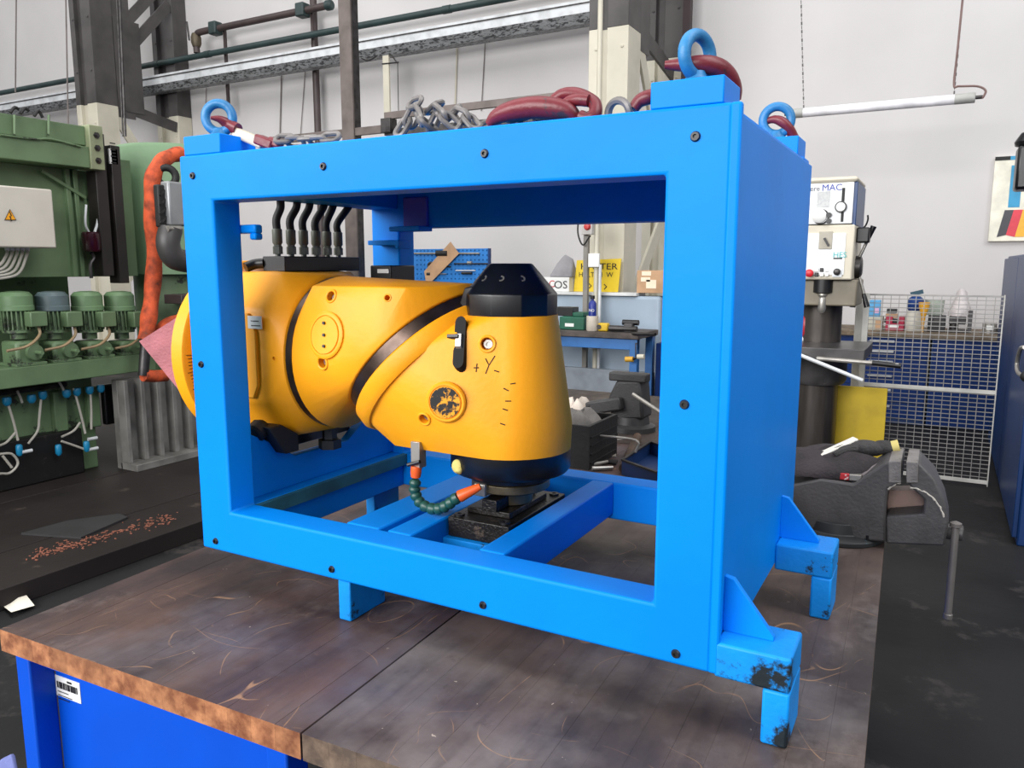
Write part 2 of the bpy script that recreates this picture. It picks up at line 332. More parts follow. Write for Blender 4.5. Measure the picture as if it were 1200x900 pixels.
# front frame: one welded plate with opening, real depth
def ringplate(y0, y1, tw, tb, tl, m, name):
    o_ = [(FX0, FZ0), (FX1, FZ0), (FX1, FZ1), (FX0, FZ1)]; i_ = [(FX0 + tl, FZ0 + tb), (FX1 - tl, FZ0 + tb), (FX1 - tl, FZ1 - tw), (FX0 + tl, FZ1 - tw)]
    vs = [(p[0], y, p[1]) for y in (y0, y1) for q in (o_, i_) for p in q]; fs = []
    for k in range(4):
        j = (k + 1) % 4; fs += [(k, j, 4 + j, 4 + k), (8 + k, 12 + k, 12 + j, 8 + j), (k, 8 + k, 8 + j, j), (4 + k, 4 + j, 12 + j, 12 + k)]
    MB().add(vs, fs).build(name, m, fr, bevel=.005, seg=3)
ringplate(FY0, FY0 + TD, TW, TW, TW, BLUE, 'front_frame')
ringplate(FY1 - TD, FY1, .12, TW, TW, BLUE, 'rear_frame')
for x in (FX0, FX1 - TW):
    MB().box(x, x + TW, FY0 + TD, FY1 - TD, FZ0, FZ0 + TW).build('side_rail', BLUE, fr, bevel=.003)
    MB().box(x, x + TW, FY0 + TD, FY1 - TD, FZ1 - .07, FZ1 - .004).build('side_rail', BLUE, fr, bevel=.003)
MB().box(FX1, FX1 + .006, FY0 + .016, FY1, FZ0 + .008, FZ1 - .012).build('side_panel', BLUE, fr, bevel=.002)
MB().box(FX1 - .004, FX1 + .0125, FY0, FY0 + .014, FZ0, FZ1).build('edge_strip', BLUE, fr, bevel=.004)
MB().box(FX0 + .01, FX1 - .01, FY0 + .02, FY1 - .02, FZ1 - .004, FZ1 + .0005).build('top_plate', BLUE, fr)
for (a, c) in [(-1.028, -.945), (-.925, -.868), (-.714, -.660)]: MB().box(a, c, FY0 + TD, FY1 - TD, FZ0 + .012, FZ0 + TW + .0005).build('cross_beam', BLUE, fr, bevel=.004)
MB().box(-.868, -.714, 1.28, 1.56, FZ0 + .035, FZ0 + .053).build('support_plate', BLUEW, fr, bevel=.002)
# feet
SOOT = mat('sooty_blue_paint', (8, 138, 226), .5, var=.1, scale=8, bump=.2, spots=.455, spot_col=(26, 34, 40), spot_scale=7, spec=.25)
def rfoot(y, BLUEW=BLUEW):
    MB().box(FX1 + .006, -.152, y, y + .1, .936, .99).build('foot_arm', BLUEW, fr, bevel=.004)
    MB().box(-.19, -.152, y, y + .1, .8505, .936).build('foot', BLUEW, fr, bevel=.004)
    MB().prism([(FX1 + .006, .99), (-.185, .99), (-.185, .996), (FX1 + .02, 1.075), (FX1 + .006, 1.078)], 'xz', y + .045, y + .057).build('gusset', BLUE, fr, bevel=.001)
rfoot(1.1, SOOT); rfoot(1.575)
for (x, y) in [(-1.006, 1.115), (-1.006, 1.62), (-.52, 1.64), (-1.35, 1.62)]: MB().box(x, x + .03, y, y + .11, .8505, FZ0).build('foot', BLUEW, fr, bevel=.003)
# saddle under the head
MB().prism([(1.17, 1.03), (1.71, 1.03), (1.71, 1.16), (1.60, 1.15), (1.52, 1.10), (1.33, 1.10), (1.25, 1.15), (1.17, 1.19)], 'yz', -1.345, -1.318).build('saddle_plate', BLUE, fr, bevel=.002)
MB().box(-1.285, -1.27, 1.17, 1.705, 1.0, 1.029).build('saddle_ledge', mat('dirty_blue', (44, 104, 120), .5, var=.2, scale=9), fr)
for y in (1.43,): MB().lathe((-1.30, y + .0, 1.10), (0, 0, 1), [(.028, 0), (.028, .022), (.018, .024), (.018, .05)], 6).build('support_foot', BLK, fr)
# tabs and screws
def screw(px, py):
    p = pY(px, py, FY0); s_ = MB().lathe(p + Vector((0, .001, 0)), (0, -1, 0), [(.0065, 0), (.0075, .0015), (.0058, .005), (.003, .005), (.003, .002)], 14).build('screw', BLK, fr)
for q in [(226, 206), (379, 195), (568, 180), (815, 160), (236, 427), (802, 474), (253, 634), (389, 667), (566, 709), (792, 766)]: screw(*q)
MB().box(FX0 + TW - .03, FX0 + TW + .04, 1.169, 1.19, 1.61, 1.628).box(FX0 + TW + .022, FX0 + TW + .04, 1.169, 1.19, 1.597, 1.611).build('tab', BLUE, fr, bevel=.004)
MB().box(FX0 + .03, FX0 + .13, FY1 - TD - .055, FY1 - TD, 1.598, 1.61).box(FX0 + .118, FX0 + .13, FY1 - TD - .055, FY1 - TD, 1.588, 1.598).build('tab', BLUE, fr, bevel=.002)
MB().box(FX0 + .105, FX0 + .20, FY1 - TD - .06, FY1 - TD, 1.632, 1.644).build('tab', BLUE, fr, bevel=.002)
MB().box(FX0 + .115, FX0 + .19, FY1 - TD - .012, FY1 - TD, 1.645, 1.72).build('tint_patch', mat('indigo_tint', (84, 84, 184), .6), fr, bevel=.003)  # added indigo plate, paints purple-tinted light onto the rear beam
# lifting blocks and eye bolts
def eye(x, y, ang, name='eye_bolt'):
    bl = MB().box(x - .052, x + .052, y - .047, y + .045, FZ1, FZ1 + .037).build('lifting_block', BLUE, fr, bevel=.002)
    z = FZ1 + .037; n = Vector((math.cos(ang), math.sin(ang), 0))
    e = MB().lathe((x, y, z), (0, 0, 1), [(.021, 0), (.021, .004), (.014, .012), (.012, .018)], 20).torus((x, y, z + .040), n, .0275, .0092, 36, 12).build(name, BLUET, bl)
    return Vector((x, y, z + .040))
E1 = eye(-1.309, 1.15, math.radians(-62))
E2 = eye(-.332, 1.15, math.radians(-25))
E3 = eye(-.327, 1.725, math.radians(-75))
E4 = eye(-1.309, 1.725, math.radians(-60))
# ================================================================== yellow milling head
from mathutils.bvhtree import BVHTree
YC, ZC = 1.42, 1.34
hd = thing('milling_head', 'yellow universal milling head with black cap and hydraulic hoses inside blue frame', 'milling head', (-1.1, YC, 1.03))
def circ(c, a, b_, r, n=48): return [Vector(c) + a * (r * math.cos(2 * math.pi * k / n)) + b_ * (r * math.sin(2 * math.pi * k / n)) for k in range(n)]
EX, EY, EZ = Vector((1, 0, 0)), Vector((0, 1, 0)), Vector((0, 0, 1))
U = Vector((1, 0, 1)).normalized(); NN = Vector((1, 0, -1)).normalized(); CB = Vector((-1.01, YC, 1.351))
# flange disc on the left
MB().lathe((-1.567, YC, 1.332), (1, 0, 0), [(.218, 0), (.225, .006), (.225, .042), (.22, .046), (.19, .047), (.186, .11), (.18, .12)], 56).build('flange_disc', YEL, hd)
gr_ = MB()
for k in range(14):
    a = math.radians(178 + k * 2.2); p = Vector((-1.5195, YC + .206 * math.cos(a), 1.332 + .206 * math.sin(a))); gr_.obx(p, (.0012, .012 if k % 5 else .022, .0012), Matrix.Rotation(a, 3, 'X'))
gr_.build('graduation_marks', INK, hd)
# rear body
pts = []
for x, s_ in ((-1.50, .985), (-1.36, 1.0), (-1.31, .985)):
    for (y, z) in [(.182, .11), (.182, -.10), (.11, -.192), (-.11, -.192), (-.182, -.10), (-.182, .11), (-.12, .192), (.12, .192)]: pts.append((x, YC + y * s_, ZC + z * s_))
pts += circ((-1.25, YC, 1.341), EY, EZ, .182)
mb1 = MB().hull(pts); body1 = mb1.build('rear_body', YEL, hd, bevel=.008, smooth=30)
MB().prism([(-1.475, 1.25), (-1.34, 1.25), (-1.325, 1.28), (-1.325, 1.40), (-1.345, 1.44), (-1.475, 1.44)], 'xz', 1.231, 1.2395).build('cover_plate', YEL, hd, bevel=.002)
MB().lathe((-1.252, YC, 1.341), (1, 0, 0), [(.172, 0), (.178, .004), (.178, .02), (.172, .024)], 56).build('joint_ring', RSTEEL, hd)
# middle body between the two joint rings
A0 = (-1.229, YC, 1.341)
pts = circ(A0, EY, EZ, .180) + circ(CB - NN * .024, EY, U, .196) + circ(CB - NN * .003, EY, U, .192)
for sg in (-1, 1):
    for (x, y, z) in [(-1.185, .152, 1.502), (-.985, .166, 1.503), (-1.185, .166, 1.475), (-1.0, .176, 1.47), (-.94, .150, 1.502), (-1.19, .165, 1.40)]: pts.append((x, YC + sg * y, z))
mb2 = MB().hull(pts); body2 = mb2.build('swivel_body', YEL, hd, bevel=.008, seg=3, smooth=30)
MB().lathe(CB - NN * .004, NN, [(.183, 0), (.187, .002), (.187, .026), (.183, .028)], 64).build('joint_ring', RSTEEL, hd)
# spindle body
pf = CB + NN * .024
MB().lathe(pf, NN, [(.190, 0), (.196, .005), (.196, .03), (.188, .042)], 64).build('swivel_flange', YEL, hd)
SX = -.785
pts = circ(CB + NN * .05, EY, U, .186) + circ((SX, YC, 1.445), EX, EY, .098) + circ((SX, YC, 1.165), EX, EY, .128) + circ((SX, YC, 1.22), EX, EY, .130)
for sg in (-1, 1): pts += [(-1.0, YC + sg * .12, 1.166), (-1.03, YC + sg * .10, 1.172), (-.92, YC + sg * .172, 1.29)]
mb3 = MB().hull(pts); body3 = mb3.build('spindle_body', YEL, hd, bevel=.007, seg=3, smooth=30)
BV = [BVHTree.FromPolygons(m_.v, m_.f) for m_ in (mb1, mb2, mb3)]
def hit(px, py, k):
    d = ray(px, py).normalized(); h_ = BV[k].ray_cast(CAM, d)
    return (h_[0], h_[1] if h_[1].dot(d) < 0 else -h_[1]) if h_[0] else (pY(px, py, 1.25), Vector((0, -1, 0)))
def disc(px, py, k, prof, m, name, parent=hd, n=28):
    p, nn = hit(px, py, k); return MB().lathe(p - nn * .002, nn, prof, n).build(name, m, parent)
def mark(pl, k, r=.0012, m=INK, name='pen_mark'):
    P = []
    for a, b_ in zip(pl[:-1], pl[1:]):
        for t in (0, .33, .66): P.append(hit(a[0] + (b_[0] - a[0]) * t, a[1] + (b_[1] - a[1]) * t, k)[0])
    P.append(hit(*pl[-1], k)[0]); MB().tube(P, r, 5).build(name, m, hd)
# round covers
c2 = disc(383, 393, 1, [(.050, 0), (.050, .006), (.047, .008), (.042, .008), (.041, .0055), (.040, .0055), (.039, .009), (.02, .009), (.004, .009)], YEL, 'round_cover')
for q in [(383, 393), (383, 379), (383, 406)]: disc(*q, 1, [(.0035, 0), (.0035, .0125), (.002, .0125)], BLK, 'cover_hole_dot', c2, 10)  # black stubs painted in for the dark of the cover's small holes
BADGE = mat('flaking_black_badge', (238, 160, 24), .45, var=.05, spots=.56, spot_col=(24, 22, 24), spot_scale=42)
c3 = disc(523, 471, 2, [(.041, 0), (.041, .006), (.038, .009), (.034, .009), (.0335, .0065), (.0325, .0065), (.032, .0095), (.01, .0095)], YEL, 'round_cover', n=40)
p, nn = hit(523, 471, 2); MB().lathe(p + nn * .0072, nn, [(.031, 0), (.031, .0012)], 40).build('badge', BADGE, c3)
for q in [(523, 459), (523, 487)]:
    p, nn = hit(*q, 2); MB().torus(p + nn * .0088, nn, .0028, .0012, 14, 6).build('rivet', YEL, c3)
HOLES = [(388, 347, 1, .011), (454, 349, 1, .006), (378, 425, 1, .012), (571, 403, 2, .013), (497, 491, 2, .011), (321, 420, 0, .004)]
for k, bo in enumerate((body1, body2, body3)):      # drill the counterbores into the castings
    cut = MB()
    for (px, py, kk, r) in HOLES:
        if kk == k: p, nn = hit(px, py, k); cut.lathe(p - nn * .022, nn, [(r, 0), (r, .04)], 24)
    co = cut.build('cutter', YEL); bm_ = bo.modifiers.new('bore', 'BOOLEAN'); bm_.operation = 'DIFFERENCE'; bm_.object = co; bm_.solver = 'EXACT'
    bpy.context.view_layer.update(); me_ = bpy.data.meshes.new_from_object(bo.evaluated_get(bpy.context.evaluated_depsgraph_get()))
    bo.modifiers.clear(); bo.data = me_; me_.set_sharp_from_angle(angle=math.radians(30)); bpy.data.objects.remove(co)
for (px, py, k, r) in HOLES:
    p, nn = hit(px, py, k); h_ = MB().torus(p, nn, r * 1.15, r * .25, 24, 8).build('bolt_hole', YEL, hd)
    if r > .01: MB().lathe(p - nn * .022, nn, [(r * .7, 0), (r * .7, .011), (r * .35, .011), (r * .35, .007)], 16).build('bolt', STEEL, h_)
# latch recess
p0, n0 = hit(542, 382, 2); p1, n1 = hit(539, 428, 2); dd = (p1 - p0).normalized(); sd = dd.cross(n0).normalized()
R0 = Matrix((sd, dd, n0)).transposed(); lt = []
for e_, rr in ((p0, .0125), (p1, .0125)):
    for k in range(16): a = 2 * math.pi * k / 16; lt += [e_ + (sd * math.cos(a) + dd * math.sin(a)) * rr - n0 * .004, e_ + (sd * math.cos(a) + dd * math.sin(a)) * rr + n0 * .010]
lt = MB().hull(lt).build('latch', mat('latch_black', (14, 14, 15), .6, spec=.2), hd)
pm = p0.lerp(p1, .5); R = Matrix((sd, dd, n0)).transposed()
MB().obx(pm + n0 * .012 + sd * .0, (.014, .026, .008), R).build('latch_slider', STEEL, lt, bevel=.001)
MB().obx(pm + n0 * .017 + sd * .012 - dd * .006, (.026, .007, .006), R).build('latch_lever', BLK, lt, bevel=.001)
# marker strokes
for pl in [[(555, 431), (561, 431)], [(559, 426), (558, 436)], [(569, 420), (573, 428), (580, 417)], [(573, 428), (569, 438)], [(579, 434), (585, 436)], [(598, 450), (604, 449)], [(590, 455), (596, 458)], [(592, 470), (599, 470)], [(589, 479), (595, 481)], [(586, 496), (592, 498)], [(436, 450), (442, 448)]]: mark(pl, 2 if pl[0][0] > 440 else 2)
# black cap
MB().lathe((SX, YC, 1.435), (0, 0, 1), [(.094, 0), (.097, .003), (.097, .052), (.094, .056), (.046, .112), (.042, .114)], 10, a0=.1).build('cap', BLKS, hd, bevel=.003)
for k in range(10):
    a = 2 * math.pi * (k + .5) / 10 + .1; dv = Vector((math.sin(a), math.cos(a), 0)); q = Vector((SX, YC, 1.519)) + dv * .0672
    MB().lathe(q, dv * .056 + Vector((0, 0, .048)), [(.0075, -.004), (.0075, .0008), (.004, .0008), (.004, -.003)], 12).build('cap_bolt', mat('dull_bolt', (96, 94, 92), .5, .2), hd)
MB().hull([Vector((-.885, YC - .05, 1.455)), Vector((-.885, YC + .05, 1.455)), Vector((-.86, YC - .06, 1.50)), Vector((-.86, YC + .06, 1.50)), Vector((-.80, YC - .05, 1.51)), Vector((-.80, YC + .05, 1.51)), Vector((-.80, YC - .06, 1.44)), Vector((-.80, YC + .06, 1.44))]).build('cap_lug', BLK, hd, bevel=.003)
# spindle nose
MB().lathe((SX, YC, 1.168), (0, 0, -1), [(.124, 0), (.128, .002), (.128, .042), (.122, .05), (.092, .051), (.09, .066), (.086, .067)], 48).build('spindle_nose', BLKS, hd)
MB().lathe((SX, YC, 1.103), (0, 0, -1), [(.078, 0), (.078, .004), (.084, .006), (.084, .022), (.076, .026), (.05, .027), (.048, .055)], 40).build('tool_flange', mat('old_brass_steel', (120, 108, 84), .4, .7, var=.3, scale=14), hd, bevel=.001)
q = pY(572, 574, YC - .083); MB().obx((SX - .022, YC - .084, 1.088), (.026, .018, .026)).build('drive_key', STEEL, hd, bevel=.002)
pb = Vector((SX - .062, YC - .113, 1.138)); MB().ball(pb, .015, .9, .5, 1.).ball(pb + Vector((.006, -.003, -.006)), .009).build('putty', mat('pale_yellow_putty', (206, 190, 110), .8, bump=.8, spots=.45, spot_col=(90, 80, 40)), hd)
# hydraulic manifold and hoses
XM = -1.365
MB().box(XM - .035, XM + .035, 1.335, 1.60, 1.531, 1.566).build('manifold', BLK, hd, bevel=.002)
tops = [(331.7, 232), (351.7, 231), (366.7, 231), (385, 229), (395, 228), (416.7, 227)]
for (fx, tp) in zip((325.8, 341.7, 356.3, 370.8, 383.7, 396.7), tops):
    y = pX(fx, 298, XM).y; c = Vector((XM, y, 1.566))
    ft = MB().lathe(c, EZ, [(.0065, 0), (.0065, .006)], 12).lathe(c + EZ * .005, EZ, [(.0115, 0), (.0115, .017), (.009, .019), (.009, .024)], 6).build('fitting', mat('fitting_grey', (108, 110, 104), .4, .6), hd)
    MB().lathe(c + EZ * .027, EZ, [(.009, 0), (.0115, .004), (.0115, .034), (.0095, .036)], 14).build('ferrule', mat('ferrule_grey', (104, 108, 100), .45, .2), ft)
    top = pX(tp[0], tp[1], XM + .01)
    MB().tube(bez([c + EZ * .06, c + EZ * .085, c.lerp(top, .6) + EZ * .03, top + EZ * .005, top + Vector((.01, .06, .022)), Vector((XM + .03, 1.69, 1.72))], 6), .0092, 10).build('hose', RUB, hd)
MB().box(-1.265, -1.20, 1.56, 1.66, 1.50, 1.545).build('connector_box', BLK, hd, bevel=.003)
MB().box(-1.24, -1.205, 1.557, 1.5598, 1.526, 1.536).build('connector_label', PLAST, hd)
MB().ball((-1.46, 1.40, 1.527), .05, 1.3, 1, .5).build('brown_cap', mat('brown_cap_paint', (130, 86, 44), .5), hd)
MB().tube(bez([(-1.43, 1.31, 1.54), (-1.42, 1.33, 1.548), (-1.40, 1.34, 1.55)], 5), .012, 10).build('cable_gland', BLK, hd)
# pads under the rear body
MB().lathe((-1.325, 1.245, 1.19), (0, -1, -.6), [(.014, 0), (.024, .012), (.024, .03), (.018, .036)], 10).build('clamp_knob', RUB, hd)
MB().box(-1.365, -1.347, 1.25, 1.56, 1.115, 1.14).build('clamp_bar', DSTEEL, hd, bevel=.002)
MB().prism([(1.22, 1.19), (1.27, 1.12), (1.31, 1.12), (1.31, 1.16), (1.26, 1.19)], 'yz', -1.35, -1.285).build('rubber_block', RUB, hd, bevel=.003)
nm = pY(302, 378, 1.23); MB().box(nm.x - .03, nm.x + .012, 1.2295, 1.2312, nm.z - .014, nm.z + .014).build('name_plate', GALV, hd)
MB().box(nm.x - .02, nm.x + .004, 1.2288, 1.2294, nm.z + .002, nm.z + .004).box(nm.x - .02, nm.x + .008, 1.2288, 1.2294, nm.z - .008, nm.z - .006).build('plate_print', INK, hd)
# coolant hose
YH = 1.285
hp = [pY(*q, YH) for q in [(488, 546), (487, 562), (486, 577), (494, 591), (510, 597), (524, 592), (537, 582)]]
MB().box(hp[0].x - .011, hp[0].x + .011, YH - .004, YH + .02, hp[0].z - .004, 1.185).build('hose_bracket', STEEL, hd, bevel=.001)
MB().cyl(pY(478, 545, YH - .01), pY(492, 541, YH - .01), .004, n=8).build('thumb_screw', BLK, hd)
MB().lathe(hp[0] + EZ * .0, hp[1] - hp[0], [(.011, 0), (.0115, .002), (.0115, .014), (.01, .024)], 14).build('hose_clip', ORG, hd)
pth = bez(hp[1:], 2)
for a, b_ in zip(pth[:-1], pth[1:]):
    d = b_ - a; MB().lathe(a - d * .05, d, [(.0075, 0), (.012, d.length * .35), (.0125, d.length * .65), (.0095, d.length * 1.1)], 14).build('hose_segment', GRNP, hd)
e0, e1 = pY(538, 582, YH), pY(563, 570, YH + .02); d = e1 - e0
MB().lathe(e0, d, [(.012, 0), (.0125, .004), (.0105, d.length * .45), (.0085, d.length * .8), (.0065, d.length)], 14).build('nozzle', ORG, hd)
# ------------------------------------------------------------------ support block under the spindle
sb = thing('support_block', 'oily black steel support block bolted under the spindle nose', 'support block', (SX, YC, FZ0 + .053))
SBM = mat('oily_black_steel', (30, 27, 25), .35, .3, var=.3, scale=14, bump=.5, spots=.4, spot_col=(70, 60, 52), spot_scale=25)
MB().box(-.862, -.719, 1.292, 1.555, FZ0 + .0535, 1.034).build('base_block', SBM, sb, bevel=.002)
MB().box(-.842, -.74, 1.335, 1.505, 1.034, 1.047).box(-.80, -.765, 1.325, 1.50, 1.047, 1.072).build('upper_block', SBM, sb, bevel=.002)
for (x, y) in [(-.845, 1.31), (-.737, 1.31), (-.845, 1.535), (-.737, 1.535)]: MB().lathe((x, y, 1.034), EZ, [(.011, 0), (.011, .004), (.005, .004), (.005, .001)], 12).build('bolt', BLK, sb)
# ================================================================== lifting gear on top of the frame
LINK = None
def link_mesh():
    L_ = .019; r = .0105; P = []
    for k in range(24):
        a = 2 * math.pi * k / 24; P.append(Vector((math.copysign(.0085, math.cos(a)) + r * math.cos(a), r * math.sin(a), 0)))
    return MB().tube(P, .0046, 8, True)
CHM = mat('grey_chain_steel', (120, 116, 114), .45, .3, var=.25, scale=20)
def chain(label, pts_, jit=.0):
    t = thing('lifting_chain', label, 'chain', pts_[0] - Vector((0, 0, .01)))
    global LINK
    for k, p in enumerate(pts_):
        if LINK is None: ob = link_mesh().build('link', CHM, t); LINK = ob; place(ob, p, t)
        else: ob = clone(LINK, 'link', p, t)
        d = (pts_[min(k + 1, len(pts_) - 1)] - pts_[max(k - 1, 0)]).normalized()
        e = d.to_track_quat('X', 'Z').to_euler(); q = Matrix.Rotation((math.pi / 2) * (k % 2) + random.uniform(-jit, jit) + .6, 3, Vector(d)) @ e.to_matrix(); ob.rotation_euler = q.to_euler()
    return t
random.seed(11)
T = FZ1 + .012
pile = bez([pY(*q, Y_) for (q, Y_) in [((474, 151), 1.15), ((482, 140), 1.16), ((486, 124), 1.16), ((492, 126), 1.15), ((495, 142), 1.15), ((503, 150), 1.15), ((507, 140), 1.17), ((512, 127), 1.16), ((520, 133), 1.15), ((528, 145), 1.15), ((535, 148), 1.15), ((531, 137), 1.17), ((540, 133), 1.17), ((548, 139), 1.16), ((553, 148), 1.16)]], 6)
def resample(P, step):
    out = [P[0]]; acc = 0
    for a, b_ in zip(P[:-1], P[1:]):
        d = (b_ - a).length
        while acc + d >= step: t = (step - acc) / d; a = a.lerp(b_, t); out.append(a); d = (b_ - a).length; acc = 0
        acc += d
    return out
chain('tangled grey steel chain heaped on top of the blue frame', resample(pile, .0265), .5)
def hookpart(name, label, parts, cat='hook', group=None):
    """parts: list of (name, path, radii, material, flat)"""
    t = thing(name, label, cat, parts[0][1][0])
    for (n_, P, r, m_, fl) in parts: MB().tube(P, r, 12, flat=fl).build(n_, m_, t)
    return t
def seq(pix, ys): return [pY(*q, y) for q, y in zip(pix, ys)]
# hook in the left front eye
P = bez([pY(247, 138, 1.13), pY(258, 140, 1.145), pY(268, 146, 1.16), pY(279, 152, 1.165)], 4)
h1 = hookpart('sling_hook', 'red safety hook with pale latch through the eye bolt beside the tangled chain', [('hook_horn', P, [.004 + .011 * min(1, k / 8) for k in range(len(P))], RED, .8)])
MB().bar(pY(276, 155, 1.165), pY(309, 169, 1.165), .018, .020).build('latch', mat('scuffed_white_latch', (206, 196, 176), .5, var=.2, spots=.36, spot_col=(110, 60, 60)), h1, bevel=.003)
MB().bar(pY(302, 163, 1.165), pY(322, 171, 1.165), .024, .02).build('clevis', RED, h1, bevel=.004)
MB().bar(pY(316, 165, 1.165), pY(330, 170, 1.165), .018, .018).build('swivel_eye', RED, h1, bevel=.005)
chain('short grey chain running from the latched red hook', resample([pY(334, 165, 1.165), pY(352, 165, 1.17), pY(372, 164, 1.175), pY(390, 163, 1.18)], .0265), .3)
# hook in the right front eye
P = bez([pY(779, 76, 1.14), pY(795, 76, 1.145), pY(818, 75, 1.15), pY(840, 79, 1.17), pY(853, 90, 1.19), pY(858, 104, 1.205), pY(857, 116, 1.21)], 4)
hookpart('sling_hook', 'thick dark red hook threaded through the tallest eye bolt above the side panel', [('hook_horn', P, [.006 + .0085 * min(1, k / 10) for k in range(len(P))], RED, .95)])
P = bez([E3 + Vector((-.035, .0, -.006)), E3 + Vector((-.005, -.004, .002)), E3 + Vector((.02, .0, -.012)), E3 + Vector((.035, .02, -.04))], 4)
hookpart('sling_hook', 'small red hook tip in the rear eye bolt above the side panel', [('hook_horn', P, [.005 + .006 * min(1, k / 6) for k in range(len(P))], RED, .9)])
# red hooks lying on the top beam
P = bez([pY(573, 146, 1.15), pY(582, 137, 1.15), pY(600, 130, 1.15), pY(625, 126, 1.15), pY(650, 127, 1.15), pY(668, 132, 1.155), pY(676, 140, 1.16)], 4)
P2 = bez([pY(650, 118, 1.19), pY(660, 111, 1.19), pY(673, 110, 1.185), pY(686, 114, 1.175), pY(697, 122, 1.165), pY(697, 134, 1.155), pY(688, 139, 1.15), pY(680, 137, 1.15)], 4)
P3 = bez([pY(660, 126, 1.165), pY(668, 119, 1.165), pY(678, 117, 1.16), pY(690, 118, 1.16)], 4)
n = len(P)
hookpart('sling_hook', 'long dull red hook lying on the front top beam beside the chain heap', [('hook_body', P, [.008 + .0115 * math.sin(math.pi * min(1, k / n * 1.0)) for k in range(n)], RED, .9), ('hook_eye', P2, [.0105] * len(P2), RED, 1.), ('hook_neck', P3, [.0095] * len(P3), RED, 1.)])
P = bez([pY(742, 128, 1.16), pY(750, 118, 1.165), pY(764, 113, 1.17), pY(778, 112, 1.2)], 4)
hookpart('sling_hook', 'red hook end peeking out beside the lifting block of the tallest eye bolt', [('hook_body', P, [.009 + .003 * min(1, k / 6) for k in range(len(P))], RED, .9)])
o = MB().torus(pY(725, 134, 1.16), (.3, 1, .2), .02, .006, 24, 8).build('chain_link', CHM); tag(o, 'single grey chain ring lying on the top beam between two red hooks', 'chain link')
chain('grey chain lying low behind the long red hook', resample([pY(575, 148, 1.19), pY(600, 143, 1.19), pY(625, 141, 1.19), pY(650, 139, 1.19)], .0265), .4)
# pink triangular sheet beside the flange
q = [pX(163, 400, -1.76), pX(207, 372, -1.62), pX(240, 420, -1.5672), pX(238, 492, -1.5672)]
off = Vector((.003, .004, 0)); MB().add(q + [p + off for p in q], [(0, 1, 2, 3), (7, 6, 5, 4)] + [(i, i + 4, (i + 1) % 4 + 4, (i + 1) % 4) for i in range(4)]).build('protective_sheet', mat('faded_pink_sheet', (172, 104, 112), .7, var=.15, scale=14, bump=.6), hd)['label'] = 'faded pink triangular sheet on the flange'
# ================================================================== bench vise at the right edge
def poly(pl, Y): return [(pY(*q, Y).x, pY(*q, Y).z) for q in pl]
VY = 2.06
vs = thing('bench_vise', 'large worn black bench vise with hanging handle at the bench corner', 'vise', pZ(990, 640, .85))
VG = CAST
b = MB().prism(poly([(905, 572), (962, 561), (1000, 567), (1010, 560), (1037, 542), (1055, 541), (1056, 566), (1041, 573), (1038, 600), (1038, 636), (962, 629), (905, 618)], VY), 'xz', VY, VY + .15).build('fixed_body', VG, vs, bevel=.006)
MB().prism(poly([(1063, 542), (1077, 543), (1095, 562), (1107, 589), (1112, 612), (1107, 641), (1038, 638), (1038, 606), (1082, 603), (1083, 586), (1066, 571)], VY), 'xz', VY + .005, VY + .145).build('moving_jaw', VG, vs, bevel=.005)
for pl in ([(1041, 541), (1056, 540), (1056, 566), (1041, 566)], [(1062, 541), (1076, 542), (1076, 566), (1062, 566)]):
    MB().prism(poly(pl, VY - .002), 'xz', VY - .002, VY + .152).build('jaw_plate', mat('worn_jaw_steel', (124, 120, 118), .45, .1, var=.25, scale=20, bump=.3), vs, bevel=.002)
lo = pY(905, 600, VY).x; hi = pY(962, 600, VY).x
MB().prism([(lo - .05, .905), (hi, .895), (hi, .985), (lo - .05, .985)], 'xz', VY + .02, VY + .13).build('rear_slide', VG, vs, bevel=.012)
cx_ = (pY(962, 640, VY).x + pY(1040, 640, VY).x) / 2
MB().lathe((cx_ - .05, VY + .075, .8505), EZ, [(.118, 0), (.118, .012), (.108, .018), (.09, .022), (.085, .05)], 40).build('swivel_base', mat('vise_base', (44, 46, 48), .5, .3, spots=.36, spot_col=(40, 110, 130), spot_scale=14), vs, bevel=.002)
for dx in (-.14, .03): MB().lathe((cx_ + dx, VY + .01, .868), EZ, [(.012, 0), (.012, .012), (.006, .014)], 6).build('base_bolt', BLK, vs)
sp = pY(1107, 622, VY + .07); MB().lathe(sp, EX, [(.022, -.03), (.022, .0), (.019, .004), (.019, .038), (.015, .04)], 20).build('spindle', CAST, vs)
hx = sp.x + .022; hz = sp.z
ba = MB().lathe((hx, VY + .045, hz + .035), (0, 0, -1), [(.004, 0), (.013, .004), (.013, .013), (.008, .016), (.0085, .02), (.0085, .235), (.0105, .237), (.0105, .248), (.006, .252)], 16); ba.build('handle', mat('handle_steel', (110, 106, 104), .4, .3, var=.2), vs)
for pl in ([(1067, 571), (1078, 574), (1090, 581), (1100, 592), (1106, 606)], [(1041, 573), (1048, 568), (1055, 566)]):
    P_ = bez([pY(*q_, VY + .003) for q_ in pl], 5); rj = random.Random(4); MB().tube([p + Vector((rj.uniform(-1, 1), 0, rj.uniform(-1, 1))) * .0012 for p in P_], [rj.uniform(.0012, .0032) for _ in P_], 6).build('chipped_edge', mat('bare_chipped_metal', (186, 180, 170), .5), vs)
MB().prism(poly([(1037, 574), (1084, 574), (1084, 606), (1037, 606)], VY + .09), 'xz', VY + .085, VY + .135).build('slide_bar', mat('brown_slide', (136, 112, 104), .5, var=.2, scale=14), vs)
